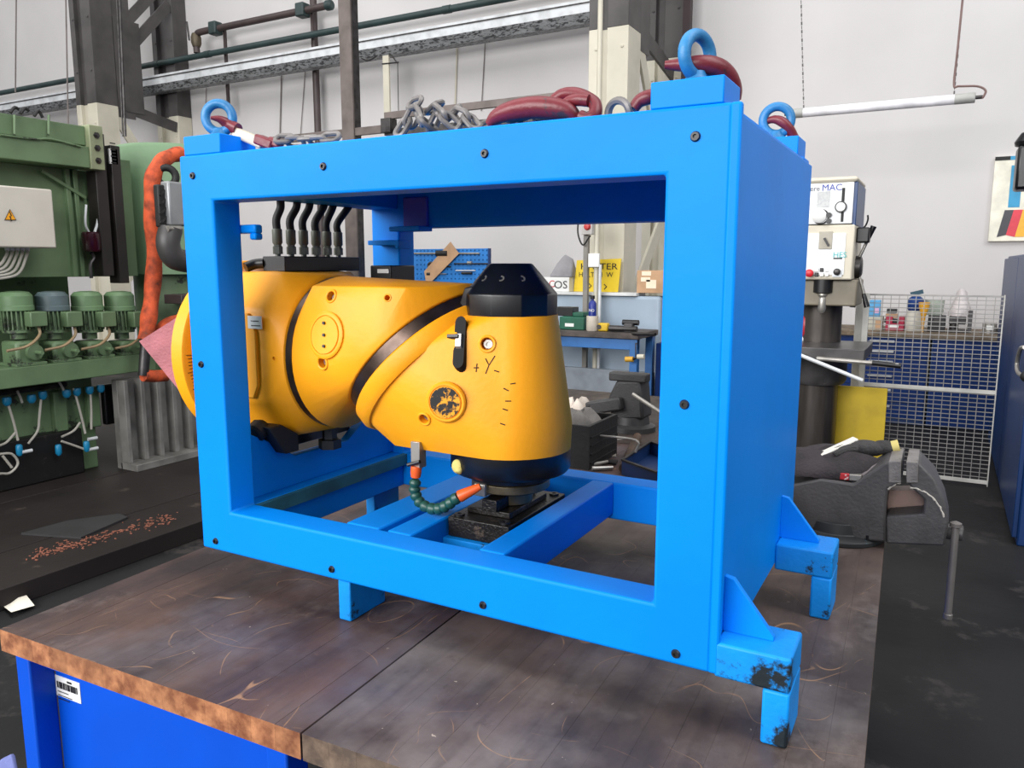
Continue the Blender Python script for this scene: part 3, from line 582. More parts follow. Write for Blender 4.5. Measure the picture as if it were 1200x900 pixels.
# ------------------------------------------------------------------ things lying behind the big vise
ZT = .851
def flatquad(name, pix, m, label, cat, th=.004, z=ZT, bevel=0):
    P = [pZ(*q, z) for q in pix]; n = len(P)
    o = MB().add(P + [p + Vector((0, 0, th)) for p in P], [tuple(reversed(range(n))), tuple(range(n, 2 * n))] + [(i, (i + 1) % n, (i + 1) % n + n, i + n) for i in range(n)]).build(name, m, bevel=bevel); return tag(o, label, cat)
def heap(name, label, cat, cen, sx, sy, h, m, rot=0, seed=1, n=26):
    """folded cloth-like lump: displaced dome resting on the bench"""
    rnd = random.Random(seed); ph = [(rnd.uniform(2, 5), rnd.uniform(0, 6), rnd.uniform(-1, 1)) for _ in range(5)]; rings = []
    cen = Vector(cen)
    for i in range(9):
        t = i / 8; ring = []
        for k in range(n):
            a = 2 * math.pi * k / n; f = 1 + .13 * sum(math.sin(p_[0] * a + p_[1] + t * 3 * p_[2]) for p_ in ph) / 2
            r = math.cos(t * 1.45) ** .6 * f; hh = h * math.sin(t * 1.5) * (1 + .25 * math.sin(3 * a + ph[0][1])) * (1 if t < .8 else .96)
            p = Vector((sx * r * math.cos(a), sy * r * math.sin(a), max(0, hh))); ring.append(cen + Matrix.Rotation(rot, 3, 'Z') @ p)
        rings.append(ring)
    o = MB().loft(rings).build(name, m, smooth=60); return tag(o, label, cat)
CLOTH = mat('dark_work_cloth', (52, 46, 50), .85, var=.25, scale=12, bump=.8)
GLV = mat('dark_grey_glove', (62, 60, 60), .8, var=.3, scale=14, bump=.8)
heap('work_jacket', 'dark crumpled work cloth lying behind the big black vise', 'cloth', (pY(968, 563, 2.15).x, 2.165, pY(980, 563, VY).z), .175, .10, .05, CLOTH, .1, 3)
gl = thing('work_glove', 'dark grey work glove on the crumpled cloth near the jaw plates', 'glove', pY(1016, 540, 2.2))
gc = pY(1016, 525, 2.19)
MB().ball(gc, .038, 1.25, .8, .55).ball(gc + Vector((.04, .01, .004)), .027, 1.2, 1, .7).build('palm', GLV, gl)
for k in range(4):
    a = math.radians(168 + k * 16); d = Vector((math.cos(a), math.sin(a) * .8, -.12)); s_ = gc + Vector((-.022, .005 - .013 * k + .014, 0))
    MB().tube(bez([s_, s_ + d * .035, s_ + d * .062 + Vector((0, 0, -.01))], 4), [.0105] * 8 + [.008], 8).build('finger', GLV, gl)
MB().tube([gc + Vector((.058, .012, .005)), gc + Vector((.074, .014, .010))], [.024, .025], 14, flat=.7).build('cuff', mat('pale_cuff', (212, 196, 120), .8), gl)
kn = thing('wooden_scraper', 'long white wooden strip leaning across the dark cloth', 'strip', pY(940, 548, 2.12))
a, c = pY(940, 543, 2.13), pY(1003, 514, 2.20)
MB().bar(a, c, .028, .007).build('blade', mat('white_strip', (236, 232, 222), .5), kn, bevel=.002)
kw = [pZ(*q, 1.005) for q in [(915, 544), (938, 538), (955, 541), (966, 547), (940, 550), (915, 551)]]
MB().add(kw + [p + Vector((0, 0, .006)) for p in kw], [tuple(reversed(range(6))), tuple(range(6, 12))] + [(i, (i + 1) % 6, (i + 1) % 6 + 6, i + 6) for i in range(6)]).build('tip', mat('pale_steel_tip', (206, 204, 200), .4, .3), kn)
br = thing('paint_brush', 'flat grey paint brush with red and white label behind the vise', 'brush', pY(1012, 562, 2.26))
p0, p1 = pY(1010, 559, 2.085), pY(1036, 545, 2.12); MB().bar(p0, p1, .03, .014).build('bristles', mat('grey_bristles', (120, 112, 114), .8, bump=.6), br, bevel=.004)
MB().bar(p0 + Vector((-.028, 0, -.001)), p0, .034, .016).build('ferrule', STEEL, br, bevel=.002)
MB().bar(p0 + Vector((-.05, 0, -.001)), p0 + Vector((-.028, 0, -.001)), .03, .017).build('label_band', mat('red_label', (190, 40, 48), .5, spots=.45, spot_col=(235, 230, 225), spot_scale=60), br, bevel=.002)
# ------------------------------------------------------------------ tool bench further back
tb = thing('tool_bench', 'cluttered dark tool bench with smaller vise beyond the worn worktops', 'workbench', (-1.7, 3.4, 0))
MB().box(-2.5, -.93, 2.86, 4.0, .80, .85).build('bench_top', wood('tool_bench_top', (40, 36, 36), (70, 60, 54), (60, 54, 52), 8., .5, 0, False), tb, bevel=.003)
for (x, y) in [(-2.45, 2.9), (-1.02, 2.9), (-2.45, 3.88), (-1.02, 3.88)]: MB().box(x, x + .07, y, y + .07, 0, .80).build('leg', BENCHB, tb, bevel=.003)
MB().box(-2.38, -1.02, 3.9, 3.92, .15, .78).build('back_panel', BENCHB, tb)
# ------------------------------------------------------------------ second vise and tools seen through the frame
VD = mat('dark_vise_iron', (54, 53, 54), .5, .1, var=.2, scale=10, bump=.25)
V2 = thing('bench_vise', 'smaller dark bench vise among tools behind the yellow spindle body', 'vise', pZ(726, 498, .85))
Y2 = 3.05
def pbox(x0, y0, x1, y1, Y, d):
    a, c = pY(x0, y1, Y), pY(x1, y0, Y); return (a.x, c.x, Y, Y + d, a.z, c.z)
MB().box(*pbox(713, 439, 757, 446, Y2, .06)).build('jaw', VD, V2, bevel=.006)
MB().prism(poly([(722, 446), (750, 446), (752, 470), (754, 492), (716, 492), (712, 466)], Y2), 'xz', Y2, Y2 + .12).build('body', VD, V2, bevel=.012)
a, c = pY(690, 478, Y2), pY(730, 472, Y2); MB().bar(a, c, .07, .055).build('slide', VD, V2, bevel=.008)
MB().box(a.x - .0, a.x + .02, Y2 - .04, Y2 + .04, a.z - .035, a.z + .02).build('slide_end', BLK, V2, bevel=.004)
zb = pY(730, 492, Y2).z
MB().lathe((pY(735, 490, Y2).x, Y2 + .06, .851), EZ, [(.10, 0), (.10, .02), (.075, .03), (.07, max(.05, zb - .84))], 28).build('swivel_base', VD, V2)
MB().cyl(pY(742, 462, Y2 - .02), pY(775, 484, Y2 - .1), .008, n=10).build('handle', STEEL, V2)
cr = thing('parts_crate', 'black plastic parts crate standing beside the yellow spindle body on the bench', 'crate', pZ(675, 548, .851))
q = pZ(690, 551, .851)
x1, y0 = q.x, q.y; zt = pY(690, 500, y0).z
CRM = mat('black_crate', (18, 18, 19), .6, bump=.3)
MB().box(x1 - .20, x1, y0, y0 + .012, .851, zt).build('side', CRM, cr); MB().box(x1 - .20, x1, y0 + .25, y0 + .262, .851, zt).build('side', CRM, cr)
MB().box(x1 - .012, x1, y0 + .012, y0 + .25, .851, zt).build('end', CRM, cr); MB().box(x1 - .20, x1 - .188, y0 + .012, y0 + .25, .851, zt).build('end', CRM, cr)
MB().box(x1 - .188, x1 - .012, y0 + .012, y0 + .25, .851, .863).build('bottom', CRM, cr)
for k in range(4): MB().box(x1 - .0, x1 + .004, y0 + .01, y0 + .25, .87 + k * .03, .875 + k * .03).build('rib', CRM, cr)
o = heap('grey_rag', 'grey folded rag on top of the black parts crate', 'rag', (x1 - .10, y0 + .13, zt - .055), .085, .11, .075, mat('grey_rag_cloth', (112, 108, 104), .9, var=.2, bump=.8), 0, 5)
heap('paper_bag', 'crumpled white and red paper bag behind the black crate', 'bag', pZ(676, 500, .851), .09, .11, .11, mat('printed_paper', (208, 196, 184), .8, var=.15, spots=.42, spot_col=(176, 110, 96), spot_scale=12), .3, 8)
rd = [pZ(660, 512, .93), pZ(700, 516, .93), pZ(745, 523, .93)]; rd = [pY(655, 505, 2.5), pY(745, 516, 2.5), pY(745, 530, 2.5)]
o = MB().tube(bez([rd[0], rd[0].lerp(rd[1], .5), rd[1], rd[2]], 6), .0045, 8).build('bent_rod', STEEL); tag(o, 'thin bent steel rod lying over the crate and tools', 'rod')
o = MB().cyl(pZ(731, 549, .868), pZ(747, 512, .868), .017, .017, 14).build('rusty_pipe', mat('rusty_brown_pipe', (86, 66, 52), .6, .3, var=.3, scale=20, bump=.4)); tag(o, 'rusty brown pipe lying along the bench beside the tools', 'pipe')
flatquad('steel_ruler', [(686, 528), (722, 532), (722, 536), (686, 533)], mat('pale_ruler', (178, 170, 160), .4, .5), 'flat pale steel ruler lying among the tools beside the crate', 'ruler')
flatquad('dark_file', [(686, 536), (724, 541), (722, 545), (686, 540)], DSTEEL, 'dark flat file lying beside the pale steel ruler', 'file', .006)
for (a, c, r, lb) in [((690, 545), (712, 541), .007, 'small bright spanner shaft lying nearest the black crate'), ((694, 549), (718, 548), .008, 'short steel drift lying beside the rusty pipe end')]:
    o = MB().cyl(pZ(*a, .86), pZ(*c, .86), r, r * .8, 10).build('hand_tool', STEEL); tag(o, lb, 'tool')
hm = thing('screwdriver', 'screwdriver with dark red handle lying behind the pale ruler', 'screwdriver', pZ(690, 522, .86))
MB().cyl(pZ(693, 519, .868), pZ(716, 516, .868), .014, .012, 12).build('handle', mat('dark_red_handle', (92, 40, 44), .5), hm); MB().cyl(pZ(716, 516, .868), pZ(735, 514, .866), .004, n=8).build('shaft', STEEL, hm)
for k, (pa_, pb_, r, lb) in enumerate([((692, 512), (722, 508), .012, 'dark steel bar lying in front of the smaller vise'), ((690, 507), (712, 503), .010, 'dull round bar lying beside the smaller vise base')]):
    o = MB().cyl(pZ(*pa_, .864), pZ(*pb_, .864), r, n=10).build('steel_bar', DSTEEL); tag(o, lb, 'bar')
tr = thing('blue_tray', 'dark blue sheet steel tray with grey rim behind the frame', 'tray', pZ(752, 552, .851))
TB = mat('tray_blue', (18, 44, 86), .4)
tq = [pZ(*q, .851) for q in [(729, 556), (770, 572), (800, 548), (762, 533)]]
tu = [p + Vector((0, 0, .05)) for p in tq]; 
MB().add(tq + [p + Vector((0, 0, .004)) for p in tq], [(0, 3, 2, 1), (4, 5, 6, 7)] + [(i, (i + 1) % 4, (i + 1) % 4 + 4, i + 4) for i in range(4)]).build('tray_bottom', TB, tr)
for i in range(4): MB().bar((tq[i] + tu[i]) / 2, (tq[(i + 1) % 4] + tu[(i + 1) % 4]) / 2, .004, .05).build('tray_side', TB, tr); MB().bar(tu[i], tu[(i + 1) % 4], .01, .006).build('rim', DSTEEL, tr)
# stub seen on table through lower left of opening
o = MB().box(*[k for k in (-1.72, -1.60, 2.62, 2.68, .851, .885)]).build('wood_block', CARD, bevel=.003); tag(o, 'small pale wooden block on the bench behind the coolant hose', 'block')
# ================================================================== green machine on the left
XM_ = -5.2
def mbox(px0, py0, px1, py1, X, d, zoff=0):
    """box whose +X face covers the pixel rectangle on plane X; d = thickness away from the camera"""
    a, c = pX(px0, py1, X), pX(px1, py0, X); return (X - d, X, a.y, c.y, a.z, c.z)
gm = thing('green_machine', 'large old green machine body with beams, panels and pipework', 'machine', (-6.2, 3.2, .1))
pt = lambda px, py, X=XM_: pX(px, py, X)
ylo = .2
ye = pt(100, 160).y
ztop, zmid, zbot = pt(0, 132).z, pt(0, 157).z, pt(0, 186).z
MB().box(XM_ - .5, XM_, ylo, ye, zmid, ztop).build('upper_beam', GREEN, gm, bevel=.006)
MB().box(XM_ - .5, XM_ + .03, ylo, ye, zbot, zmid - .008).build('upper_beam', GREEN, gm, bevel=.006)
ep = MB().box(XM_ - .1, XM_ + .045, ye, pt(116, 160).y, zbot - .005, ztop + .01).build('beam_end_plate', mat('pale_green', (140, 148, 116), .5, var=.15, scale=5), gm, bevel=.005)
for z in (.2, .5, .8): MB().lathe((XM_ + .045, (ye + pt(116, 160).y) / 2, zbot + (ztop - zbot) * z), EX, [(.022, 0), (.022, .008), (.012, .008), (.012, .02)], 6).build('bolt', DSTEEL, ep)
ydk = pt(130, 250).y
MB().box(XM_ - .12, XM_ - .01, pt(117, 250).y, ydk, pt(0, 325).z, ztop - .03).build('black_column', mat('black_grease', (36, 30, 28), .5, var=.2), gm, bevel=.004)
MB().box(XM_ - .12, XM_ + .0, pt(135, 250, ).y, pt(146, 250).y, pt(0, 335).z, pt(130, 170).z).build('black_column', MATS['black_grease'], gm, bevel=.004)
sc_ = MB().box(XM_ - .01, XM_ + .0, pt(129.5, 200).y, pt(139, 200).y, pt(0, 176).z, pt(0, 156).z).build('scale_plate', PLAST, gm)
for k in range(7): MB().box(XM_, XM_ + .003, pt(131, 200).y + .01 * (k % 2), pt(137, 200).y, pt(0, 175).z + k * .022, pt(0, 175).z + k * .022 + .008).build('scale_mark', INK, sc_)
MB().box(XM_ - .96, XM_ - .15, ylo, ydk, pt(0, 326).z, zbot).build('back_panel', GREEN, gm, bevel=.004)
MB().box(XM_ - .6, XM_ - .13, ydk, 3.84, pt(0, 326).z, pt(0, 165).z).build('back_panel', GREEN, gm, bevel=.004)
for px in (94, 103): y = pt(px, 260).y; MB().box(XM_ - .16, XM_ - .12, y, y + .03, pt(0, 326).z, zbot).build('rib', GREEN, gm, bevel=.003)
MB().bar(pt(48, 200, XM_ - .12), pt(100, 232, XM_ - .12), .02, .02).build('brace_rod', GREEN, gm)
MB().tube(bez([pt(0, 158, XM_ + .04), pt(40, 163, XM_ + .04), pt(60, 163, XM_ + .04), pt(95, 172, XM_ + .04)], 4), .007, 8).build('oil_pipe', GREEND, gm)
for px in (17, 57): MB().tube([pt(px, 135, XM_ + .01), pt(px, 158, XM_ + .04)], .008, 8).build('oil_pipe', GREEND, gm)
for k, (a, c) in enumerate([((12, 132), (22, 128)), ((24, 133), (34, 130)), ((40, 136), (50, 138))]): MB().tube(bez([pt(*a), pt((a[0] + c[0]) / 2, a[1] - 6), pt(*c)], 5), .01, 8).build('cable_loop', RUB, gm)
# lower body
zb1, zb0 = pX(0, 433, -5.0).z, pX(0, 457, -5.0).z
yl = pX(168, 440, -5.0).y
MB().box(-5.35, -5.0, ylo, yl, zb0, zb1).build('lower_beam', GREEN, gm, bevel=.006)
MB().box(-5.03, -4.98, yl + .04, yl + .09, zb0, pX(168, 385, -5.0).z).build('end_bracket', GREEN, gm, bevel=.004)
MB().box(-6.6, -6.15, ylo, 3.8, .1, pt(0, 326).z + .3).build('recess_wall', GREEND, gm)
MB().box(-6.0, -5.3, ylo, yl - .2, .1, zb0).build('lower_body', GREEND, gm, bevel=.004)
MB().box(-5.36, -5.22, ylo, yl - .35, .1, .42).build('sump_box', mat('oily_black', (16, 15, 15), .5, spots=.4, spot_col=(46, 40, 36)), gm, bevel=.01)
MB().tube([(-5.2, ylo, zb0 - .05), (-5.2, yl - .45, zb0 - .05)], .02, 8).build('air_rail', DSTEEL, gm)
for px in (60, 100, 120, 140): y = pX(px, 470, -5.28).y; MB().box(-5.3, -5.25, y, y + .09, .4, zb0 - .1).build('valve_body', GREEND if px != 120 else BLK, gm, bevel=.008)
BFIT = mat('blue_fitting', (20, 130, 176), .4)
FX_ = -5.17
HOSE = mat('grey_air_hose', (176, 172, 162), .45)
def airhose(pix, X=FX_, r=.008, n_='air_hose'): MB().tube(bez([pX(*q, X) for q in pix], 5), r, 7).build(n_, HOSE, gm)
for (px, py) in [(8, 470), (37, 467), (50, 463), (78, 461), (90, 459), (105, 457), (118, 455)]:
    p = pX(px, py, FX_); MB().lathe(p + EZ * .025, (0, 0, -1), [(.022, 0), (.026, .01), (.026, .035), (.018, .05), (.012, .055)], 12).build('air_fitting', BFIT, gm)
for pix in ([(10, 475), (16, 495), (21, 516)], [(48, 468), (46, 490), (44, 505), (33, 520)], [(106, 462), (107, 480), (107, 503)], [(86, 455), (92, 475), (97, 495), (100, 508)], [(94, 495), (86, 505), (72, 512)], [(72, 517), (84, 521), (98, 526)], [(0, 532), (14, 532), (21, 543), (12, 554), (0, 555)], [(3, 534), (14, 548)], [(18, 507), (8, 518), (0, 522)], [(20, 458), (24, 466), (26, 472)], [(64, 440), (72, 452), (75, 458)]): airhose(pix)
for (px, py) in [(22, 524), (101, 520), (68, 524)]: MB().lathe(pX(px, py - 3, FX_ + .01), (0, 0, -1), [(.014, 0), (.02, .01), (.02, .06), (.01, .075)], 12).build('quick_coupling', BFIT, gm)
for (px, py) in [(31, 529), (108, 514), (109, 526)]: p = pX(px, py, FX_ + .02); MB().cyl(p - EY * .03, p + EY * .035, .012, n=10).build('silver_tip', GALV, gm)
# motors
def motor(px, k):
    t = thing('electric_motor', ['green finned electric motor with grey-green cap, first along the green beam', 'green finned electric motor with bluish grey cap on the green beam', 'green finned electric motor between bluish capped motor and the last motor', 'green finned electric motor at the beam end with a stray cable'][k], 'motor', pX(px, 432, -5.08), 'motors on the green machine beam')
    top = pX(px, 338, -5.05); c = Vector((-5.12, top.y, 0)); zt = pX(px, 341, -5.1).z; z1 = pX(px, 364, -5.1).z; z2 = pX(px, 386, -5.1).z; z3 = pX(px, 397, -5.1).z; R_ = .097
    GB = mat('motor_bluegrey', (92, 108, 112), .45, var=.15) if k == 1 else mat('motor_green', (106, 136, 98), .45, var=.15, scale=5)
    MB().lathe(c + EZ * z1, EZ, [(R_, 0), (R_ + .004, .004), (R_ + .004, .03), (R_, .034), (R_, zt - z1 - .03), (R_ - .02, zt - z1 - .006), (R_ - .06, zt - z1)], 28).build('fan_cap', GB, t)
    core = MB().lathe(c + EZ * z2, EZ, [(R_ - .025, 0), (R_ - .025, z1 - z2)], 24)
    for j in range(24):
        a = 2 * math.pi * j / 24; core.obx(c + EZ * ((z1 + z2) / 2) + Vector((math.cos(a), math.sin(a), 0)) * (R_ - .015), (.028, .007, z1 - z2), Matrix.Rotation(a, 3, 'Z'))
    core.build('finned_body', GREEND, t)
    MB().box(c.x + .03, c.x + .16, c.y - .005, c.y + .10, z2 + .02, z1 - .005).build('terminal_box', GREEN, t, bevel=.006)
    MB().lathe(c + EZ * z3, EZ, [(R_ - .05, 0), (R_ - .05, z2 - z3 - .02), (R_ - .01, z2 - z3 - .018), (R_ - .01, z2 - z3)], 24).build('flange', GREEND, t)
    MB().box(c.x - .09, c.x + .09, c.y - .07, c.y + .08, zb1 + .001, z3 - .01).build('gearbox', GREEND, t, bevel=.02)
    MB().lathe(c + Vector((.09, .03, (zb1 + z3) / 2)), EX, [(.05, 0), (.05, .03), (.03, .034), (.012, .036), (.012, .10)], 20).build('output_cover', GREEND, t)
    MB().box(c.x - .11, c.x + .115, c.y - .09, c.y + .10, zb1 + .0005, zb1 + .02).build('foot_plate', GREEND, t, bevel=.003)
    CAB = mat('tan_cable', (150, 128, 96), .5)
    b0 = Vector((c.x + .12, c.y + .06, z2 + .025)); MB().tube(bez([b0, b0 + Vector((.02, -.01, -.06)), b0 + Vector((.04, -.10, -.12)), b0 + Vector((.03, -.22, -.14))], 6), .009, 7).build('cable', CAB, t)
for k, px in enumerate((24, 67, 108, 146)): motor(px, k)
# control box
cb = thing('control_box', 'cream grey electrical box with yellow lightning warning triangle on green machine', 'control box', pX(30, 289, -5.0))
f0 = mbox(-40, 222, 61, 289, -4.98, .24)
MB().box(*f0).build('cabinet', mat('box_cream', (206, 200, 188), .45, var=.03), cb, bevel=.01)
tp = [pX(*q, -4.977) for q in [(5, 258), (11.5, 245), (19, 258)]]
def tri(P, th, name, m, par): return MB().add(P + [p + EX * th for p in P], [(0, 1, 2), (5, 4, 3), (0, 3, 4, 1), (1, 4, 5, 2), (2, 5, 3, 0)]).build(name, m, par)
w1 = tri(tp, .002, 'warning_triangle', INK, cb); cen = (tp[0] + tp[1] + tp[2]) / 3
tri([cen + (p - cen) * .84 + EX * .0022 for p in tp], .001, 'triangle_face', mat('warning_amber', (246, 168, 24), .5), w1)
zz = [cen + Vector((.0036, y, z)) for (y, z) in [(-.004, .03), (.006, .004), (-.004, .002), (.004, -.028)]]
MB().tube(zz, .003, 5).build('lightning_mark', INK, w1)
for k in range(5):
    px = 8 + k * 6; s_ = pX(px, 289, -5.1); gd = MB().lathe(s_, (0, 0, -1), [(.013, 0), (.013, .02), (.009, .03)], 10).build('cable_gland', GALV, cb)
    MB().tube(bez([s_ - EZ * .02, pX(px - 1, 300, -5.08), pX(px - 10, 312 + k * 2, -5.05), pX(px - 30, 316 + k * 2.5, -5.05), pX(-40, 318 + k * 3, -5.05)], 5), .009, 7).build('cable', HOSE, cb)
# oil bottle
ob = thing('oil_reservoir', 'small dark red oil cup mounted beside black column on green machine', 'oil cup', pX(107, 296, -5.22))
c = pX(107, 285, -5.24); zt, zb_ = pX(107, 272, -5.24).z, pX(107, 295, -5.24).z
MB().lathe((c.x, c.y, zb_), EZ, [(.05, 0), (.06, .015), (.06, zt - zb_ - .01), (.05, zt - zb_)], 20).build('cup', mat('dark_red_oil', (52, 12, 28), .2), ob)
MB().tube(bez([pX(107, 296, -5.24), pX(110, 302, -5.24), pX(106, 310, -5.24), pX(107, 326, -5.24)], 4), .012, 8).build('drain_pipe', DSTEEL, ob)
MB().tube(bez([pX(104, 272, -5.24), pX(100, 262, -5.24), pX(101, 240, -5.24)], 4), .008, 8).tube(bez([pX(111, 272, -5.24), pX(115, 255, -5.24), pX(114, 215, -5.24)], 4), .01, 8).build('feed_pipe', GALV, ob)
# green round housing
gh = thing('round_housing', 'pale green round machine housing behind the orange sleeve', 'housing', (-5.45, 4.55, .1))
zt = pX(160, 160, -5.1).z; zb_ = pX(160, 322, -5.1).z
MB().lathe((-5.45, 4.31, zb_), EZ, [(.43, 0), (.43, zt - zb_ - .03), (.41, zt - zb_)], 56).build('shell', mat('housing_green', (110, 140, 106), .5, var=.08, scale=3, bump=.25), gh)
MB().lathe((-5.5, 4.31, .1), EZ, [(.32, 0), (.32, zb_ - .1)], 40).build('lower_drum', GREEND, gh)
MB().box(-5.2, -5.0, 3.95, 4.7, pX(180, 350, -5.).z - .05, pX(180, 350, -5.).z + .02).build('cross_bar', PIPEB, gh, bevel=.006)
# ribbed grey bed plates
rb = thing('ribbed_guard', 'stained grey ribbed steel guard standing behind the floor plates', 'guard', pX(195, 515, -5.0))
zt, zb_ = pX(180, 440, -5.05).z, .1
GST = mat('stained_grey_steel', (128, 126, 122), .55, .1, var=.25, scale=5, bump=.2)
ya, yb = pX(140, 480, -5.05).y, pX(262, 480, -5.05).y
MB().box(-5.12, -5.06, ya, yb, zb_, zt).build('sheet', GST, rb, bevel=.004)
for k in range(8): y = ya + (yb - ya) * k / 7; MB().box(-5.06, -4.98, y, y + .03, zb_ + .05, zt).build('rib', GST, rb, bevel=.003)
MB().box(-5.08, -4.9, ya, yb, zb_, zb_ + .05).build('bottom_flange', GST, rb, bevel=.004)
# orange sleeve
os_ = thing('cable_sleeve', 'dirty orange fabric cable sleeve hanging in front of the green housing', 'sleeve', pX(180, 446, -4.75))
OM = mat('orange_fabric', (206, 84, 42), .75, var=.3, scale=14, bump=.8, spots=.36, spot_col=(96, 50, 34), spot_scale=14)
P = bez([pX(212, 180, -4.75), pX(200, 183, -4.75), pX(187, 192, -4.75), pX(179, 210, -4.75), pX(178, 250, -4.75), pX(181, 300, -4.75), pX(178, 345, -4.75), pX(174, 375, -4.75), pX(171, 398, -4.75)], 6)
MB().tube(P, [.055 + .004 * math.sin(k * .8) for k in range(len(P))], 14, flat=.9).build('hanging_sleeve', OM, os_)
MB().tube(bez([pX(192, 400, -4.75), pX(190, 388, -4.75), pX(198, 380, -4.75), pX(212, 376, -4.75)], 5), .05, 12).build('looped_sleeve', OM, os_)
MB().tube([pX(168, 440, -4.75), pX(180, 441, -4.75), pX(195, 440, -4.75)], .042, 12).build('sleeve_collar', OM, os_)
MB().cyl(pX(171, 398, -4.75), pX(168, 440, -4.75), .035, n=12).build('inner_cable', DSTEEL, os_)
ps_ = pX(178, 262, -4.75); MB().bar(ps_, (-5.14, 4.03, ps_.z), .03, .03).build('tie_strap', DSTEEL, os_)
# connector
cn = thing('motor_connector', 'grey cast connector box with black ribbed plate and dark elbow duct', 'connector', pX(205, 300, -4.45))
MB().box(*mbox(188, 217, 197, 266, -4.5, .05)).build('ribbed_plate', RUB, cn, bevel=.01)
for k in range(4):
    p = pX(193, 224 + k * 11, -4.5); MB().bar(p + Vector((.004, -.04, -.03)), p + Vector((.004, .03, .03)), .01, .012).build('rib', DSTEEL, cn)
MB().box(*mbox(200, 215, 226, 264, -4.46, .08)).build('housing', mat('grey_cast_alu', (150, 152, 154), .4, .4, var=.1), cn, bevel=.012)
MB().tube([pX(196, 268, -4.45), pX(212, 268, -4.45)], .02, 10).build('clamp', STEEL, cn)
MB().tube(bez([pX(200, 268, -4.5), pX(197, 286, -4.5), pX(204, 302, -4.5), pX(222, 307, -4.5)], 6), .075, 18).build('elbow_duct', mat('dark_duct', (62, 60, 60), .45), cn)
MB().torus(pX(195, 207, -4.7), (1, -.6, 0), .06, .025, 24, 10).build('duct_ring', RUB, cn)
# ================================================================== steel columns and wall services
def pYbox(x0, y0, x1, y1, Y, d):
    a, c = pY(x0, y1, Y), pY(x1, y0, Y); return (min(a.x, c.x), max(a.x, c.x), Y, Y + d, min(a.z, c.z), max(a.z, c.z))
def column(name, label, x0, x1, y0, y1, zsplit, ztop=8.5, zb=0., pipe=False):
    t = thing(name, label, 'column', ((x0 + x1) / 2, y0, zb)); fl = .03; xm = (x0 + x1) / 2
    for (z0, z1, m) in ((zb, zsplit, CREAM), (zsplit, ztop, DGREY)):
        MB().box(x0, x0 + .11, y0, y1, z0, z1).build('channel', m, t, bevel=.004)
        MB().box(x1 - .22, x1, y0, y1, z0, z1).build('channel', m, t, bevel=.004)
        MB().box(x0 + .11, x1 - .22, y0 + .06, y0 + .09, z0, z1).build('web_plate', m, t)
    for k in range(9):
        z = 1.4 + k * .75
        for x in (x0 + .08, x1 - .06): MB().lathe((x, y0, z), (0, -1, 0), [(.016, 0), (.016, .008), (.008, .012)], 6).build('rivet', CREAM if z < zsplit else DGREY, t)
    return t
zs = pY(715, 32, 7.5).z
xa, xb = pY(690, 60, 7.5).x, pY(736, 60, 7.5).x
c1 = column('steel_column', 'cream and dark grey riveted steel column behind the frame with cream pipe', xa, xb, 7.5, 7.85, zs)
# lattice to the wall column
yw = 9.02
def lattice(t, x, zsplit, ys=7.85):
    MB().box(x - .03, x - .01, ys, ys + .3, zsplit - .15, 8.5).build('gusset_plate', DGREY, t)
    for (a, c, m) in [((7.9, zsplit - .1), (8.95, zsplit - 1.6), CREAM), ((7.9, zsplit - 2.6), (8.95, zsplit - 1.6), CREAM), ((7.9, zsplit + .55), (9.0, zsplit + 1.75), DGREY), ((7.9, zsplit + .95), (9.0, zsplit + 2.15), DGREY), ((7.9, zsplit + .05), (9.0, zsplit - .15), DGREY)]:
        MB().bar((x - .03, a[0], a[1]), (x - .03, c[0], c[1]), .03, .16).build('brace', m, t)
lattice(c1, xb, zs)
wx0, wx1 = pY(757, 60, yw).x, pY(800, 60, yw).x
zw = pY(770, 70, yw).z
column('steel_column', 'cream and dark wall column standing behind the braced column with cream pipe', wx0, wx1, yw, WY - .01, zw)
o = MB().box(*pYbox(793, -60, 811, 250, 8.9, .1)).build('down_pipe', mat('dark_maroon_pipe', (44, 24, 28), .5)); tag(o, 'dark maroon square duct on the wall beside the tallest eye bolt', 'duct')
# left columns
xl0, xl1 = pY(86, 80, 7.6).x, pY(110, 80, 7.6).x
zl = pY(100, 122, 7.6).z
c2_ = column('steel_column', 'dark grey and cream braced column rising behind the green machine', xl0, xl1, 7.6, 7.95, zl)
lattice(c2_, xl1, zl, 7.95)
MB().box(xl1 - .008, xl1 + .004, 7.96, 8.4, zl - .05, zl + 1.3).build('gusset_plate', DGREY, c2_)
wl0, wl1 = pY(180, 80, yw).x, pY(205, 80, yw).x
column('steel_column', 'dark wall column behind the green machine crossed by the cable tray', wl0, wl1, yw, WY - .01, pY(190, 138, yw).z)
ch_ = thing('hoist_chain', 'thin dark hanging chain beside the braced column at the green machine', 'chain', pY(147, 160, 7.3))
MB().tube([pY(139, -40, 7.3), pY(143, 60, 7.3), pY(147, 160, 7.3)], .018, 6).tube([pY(135, -40, 7.3), pY(140, 60, 7.3), pY(144, 160, 7.3)], .012, 6).build('strand', DSTEEL, ch_)
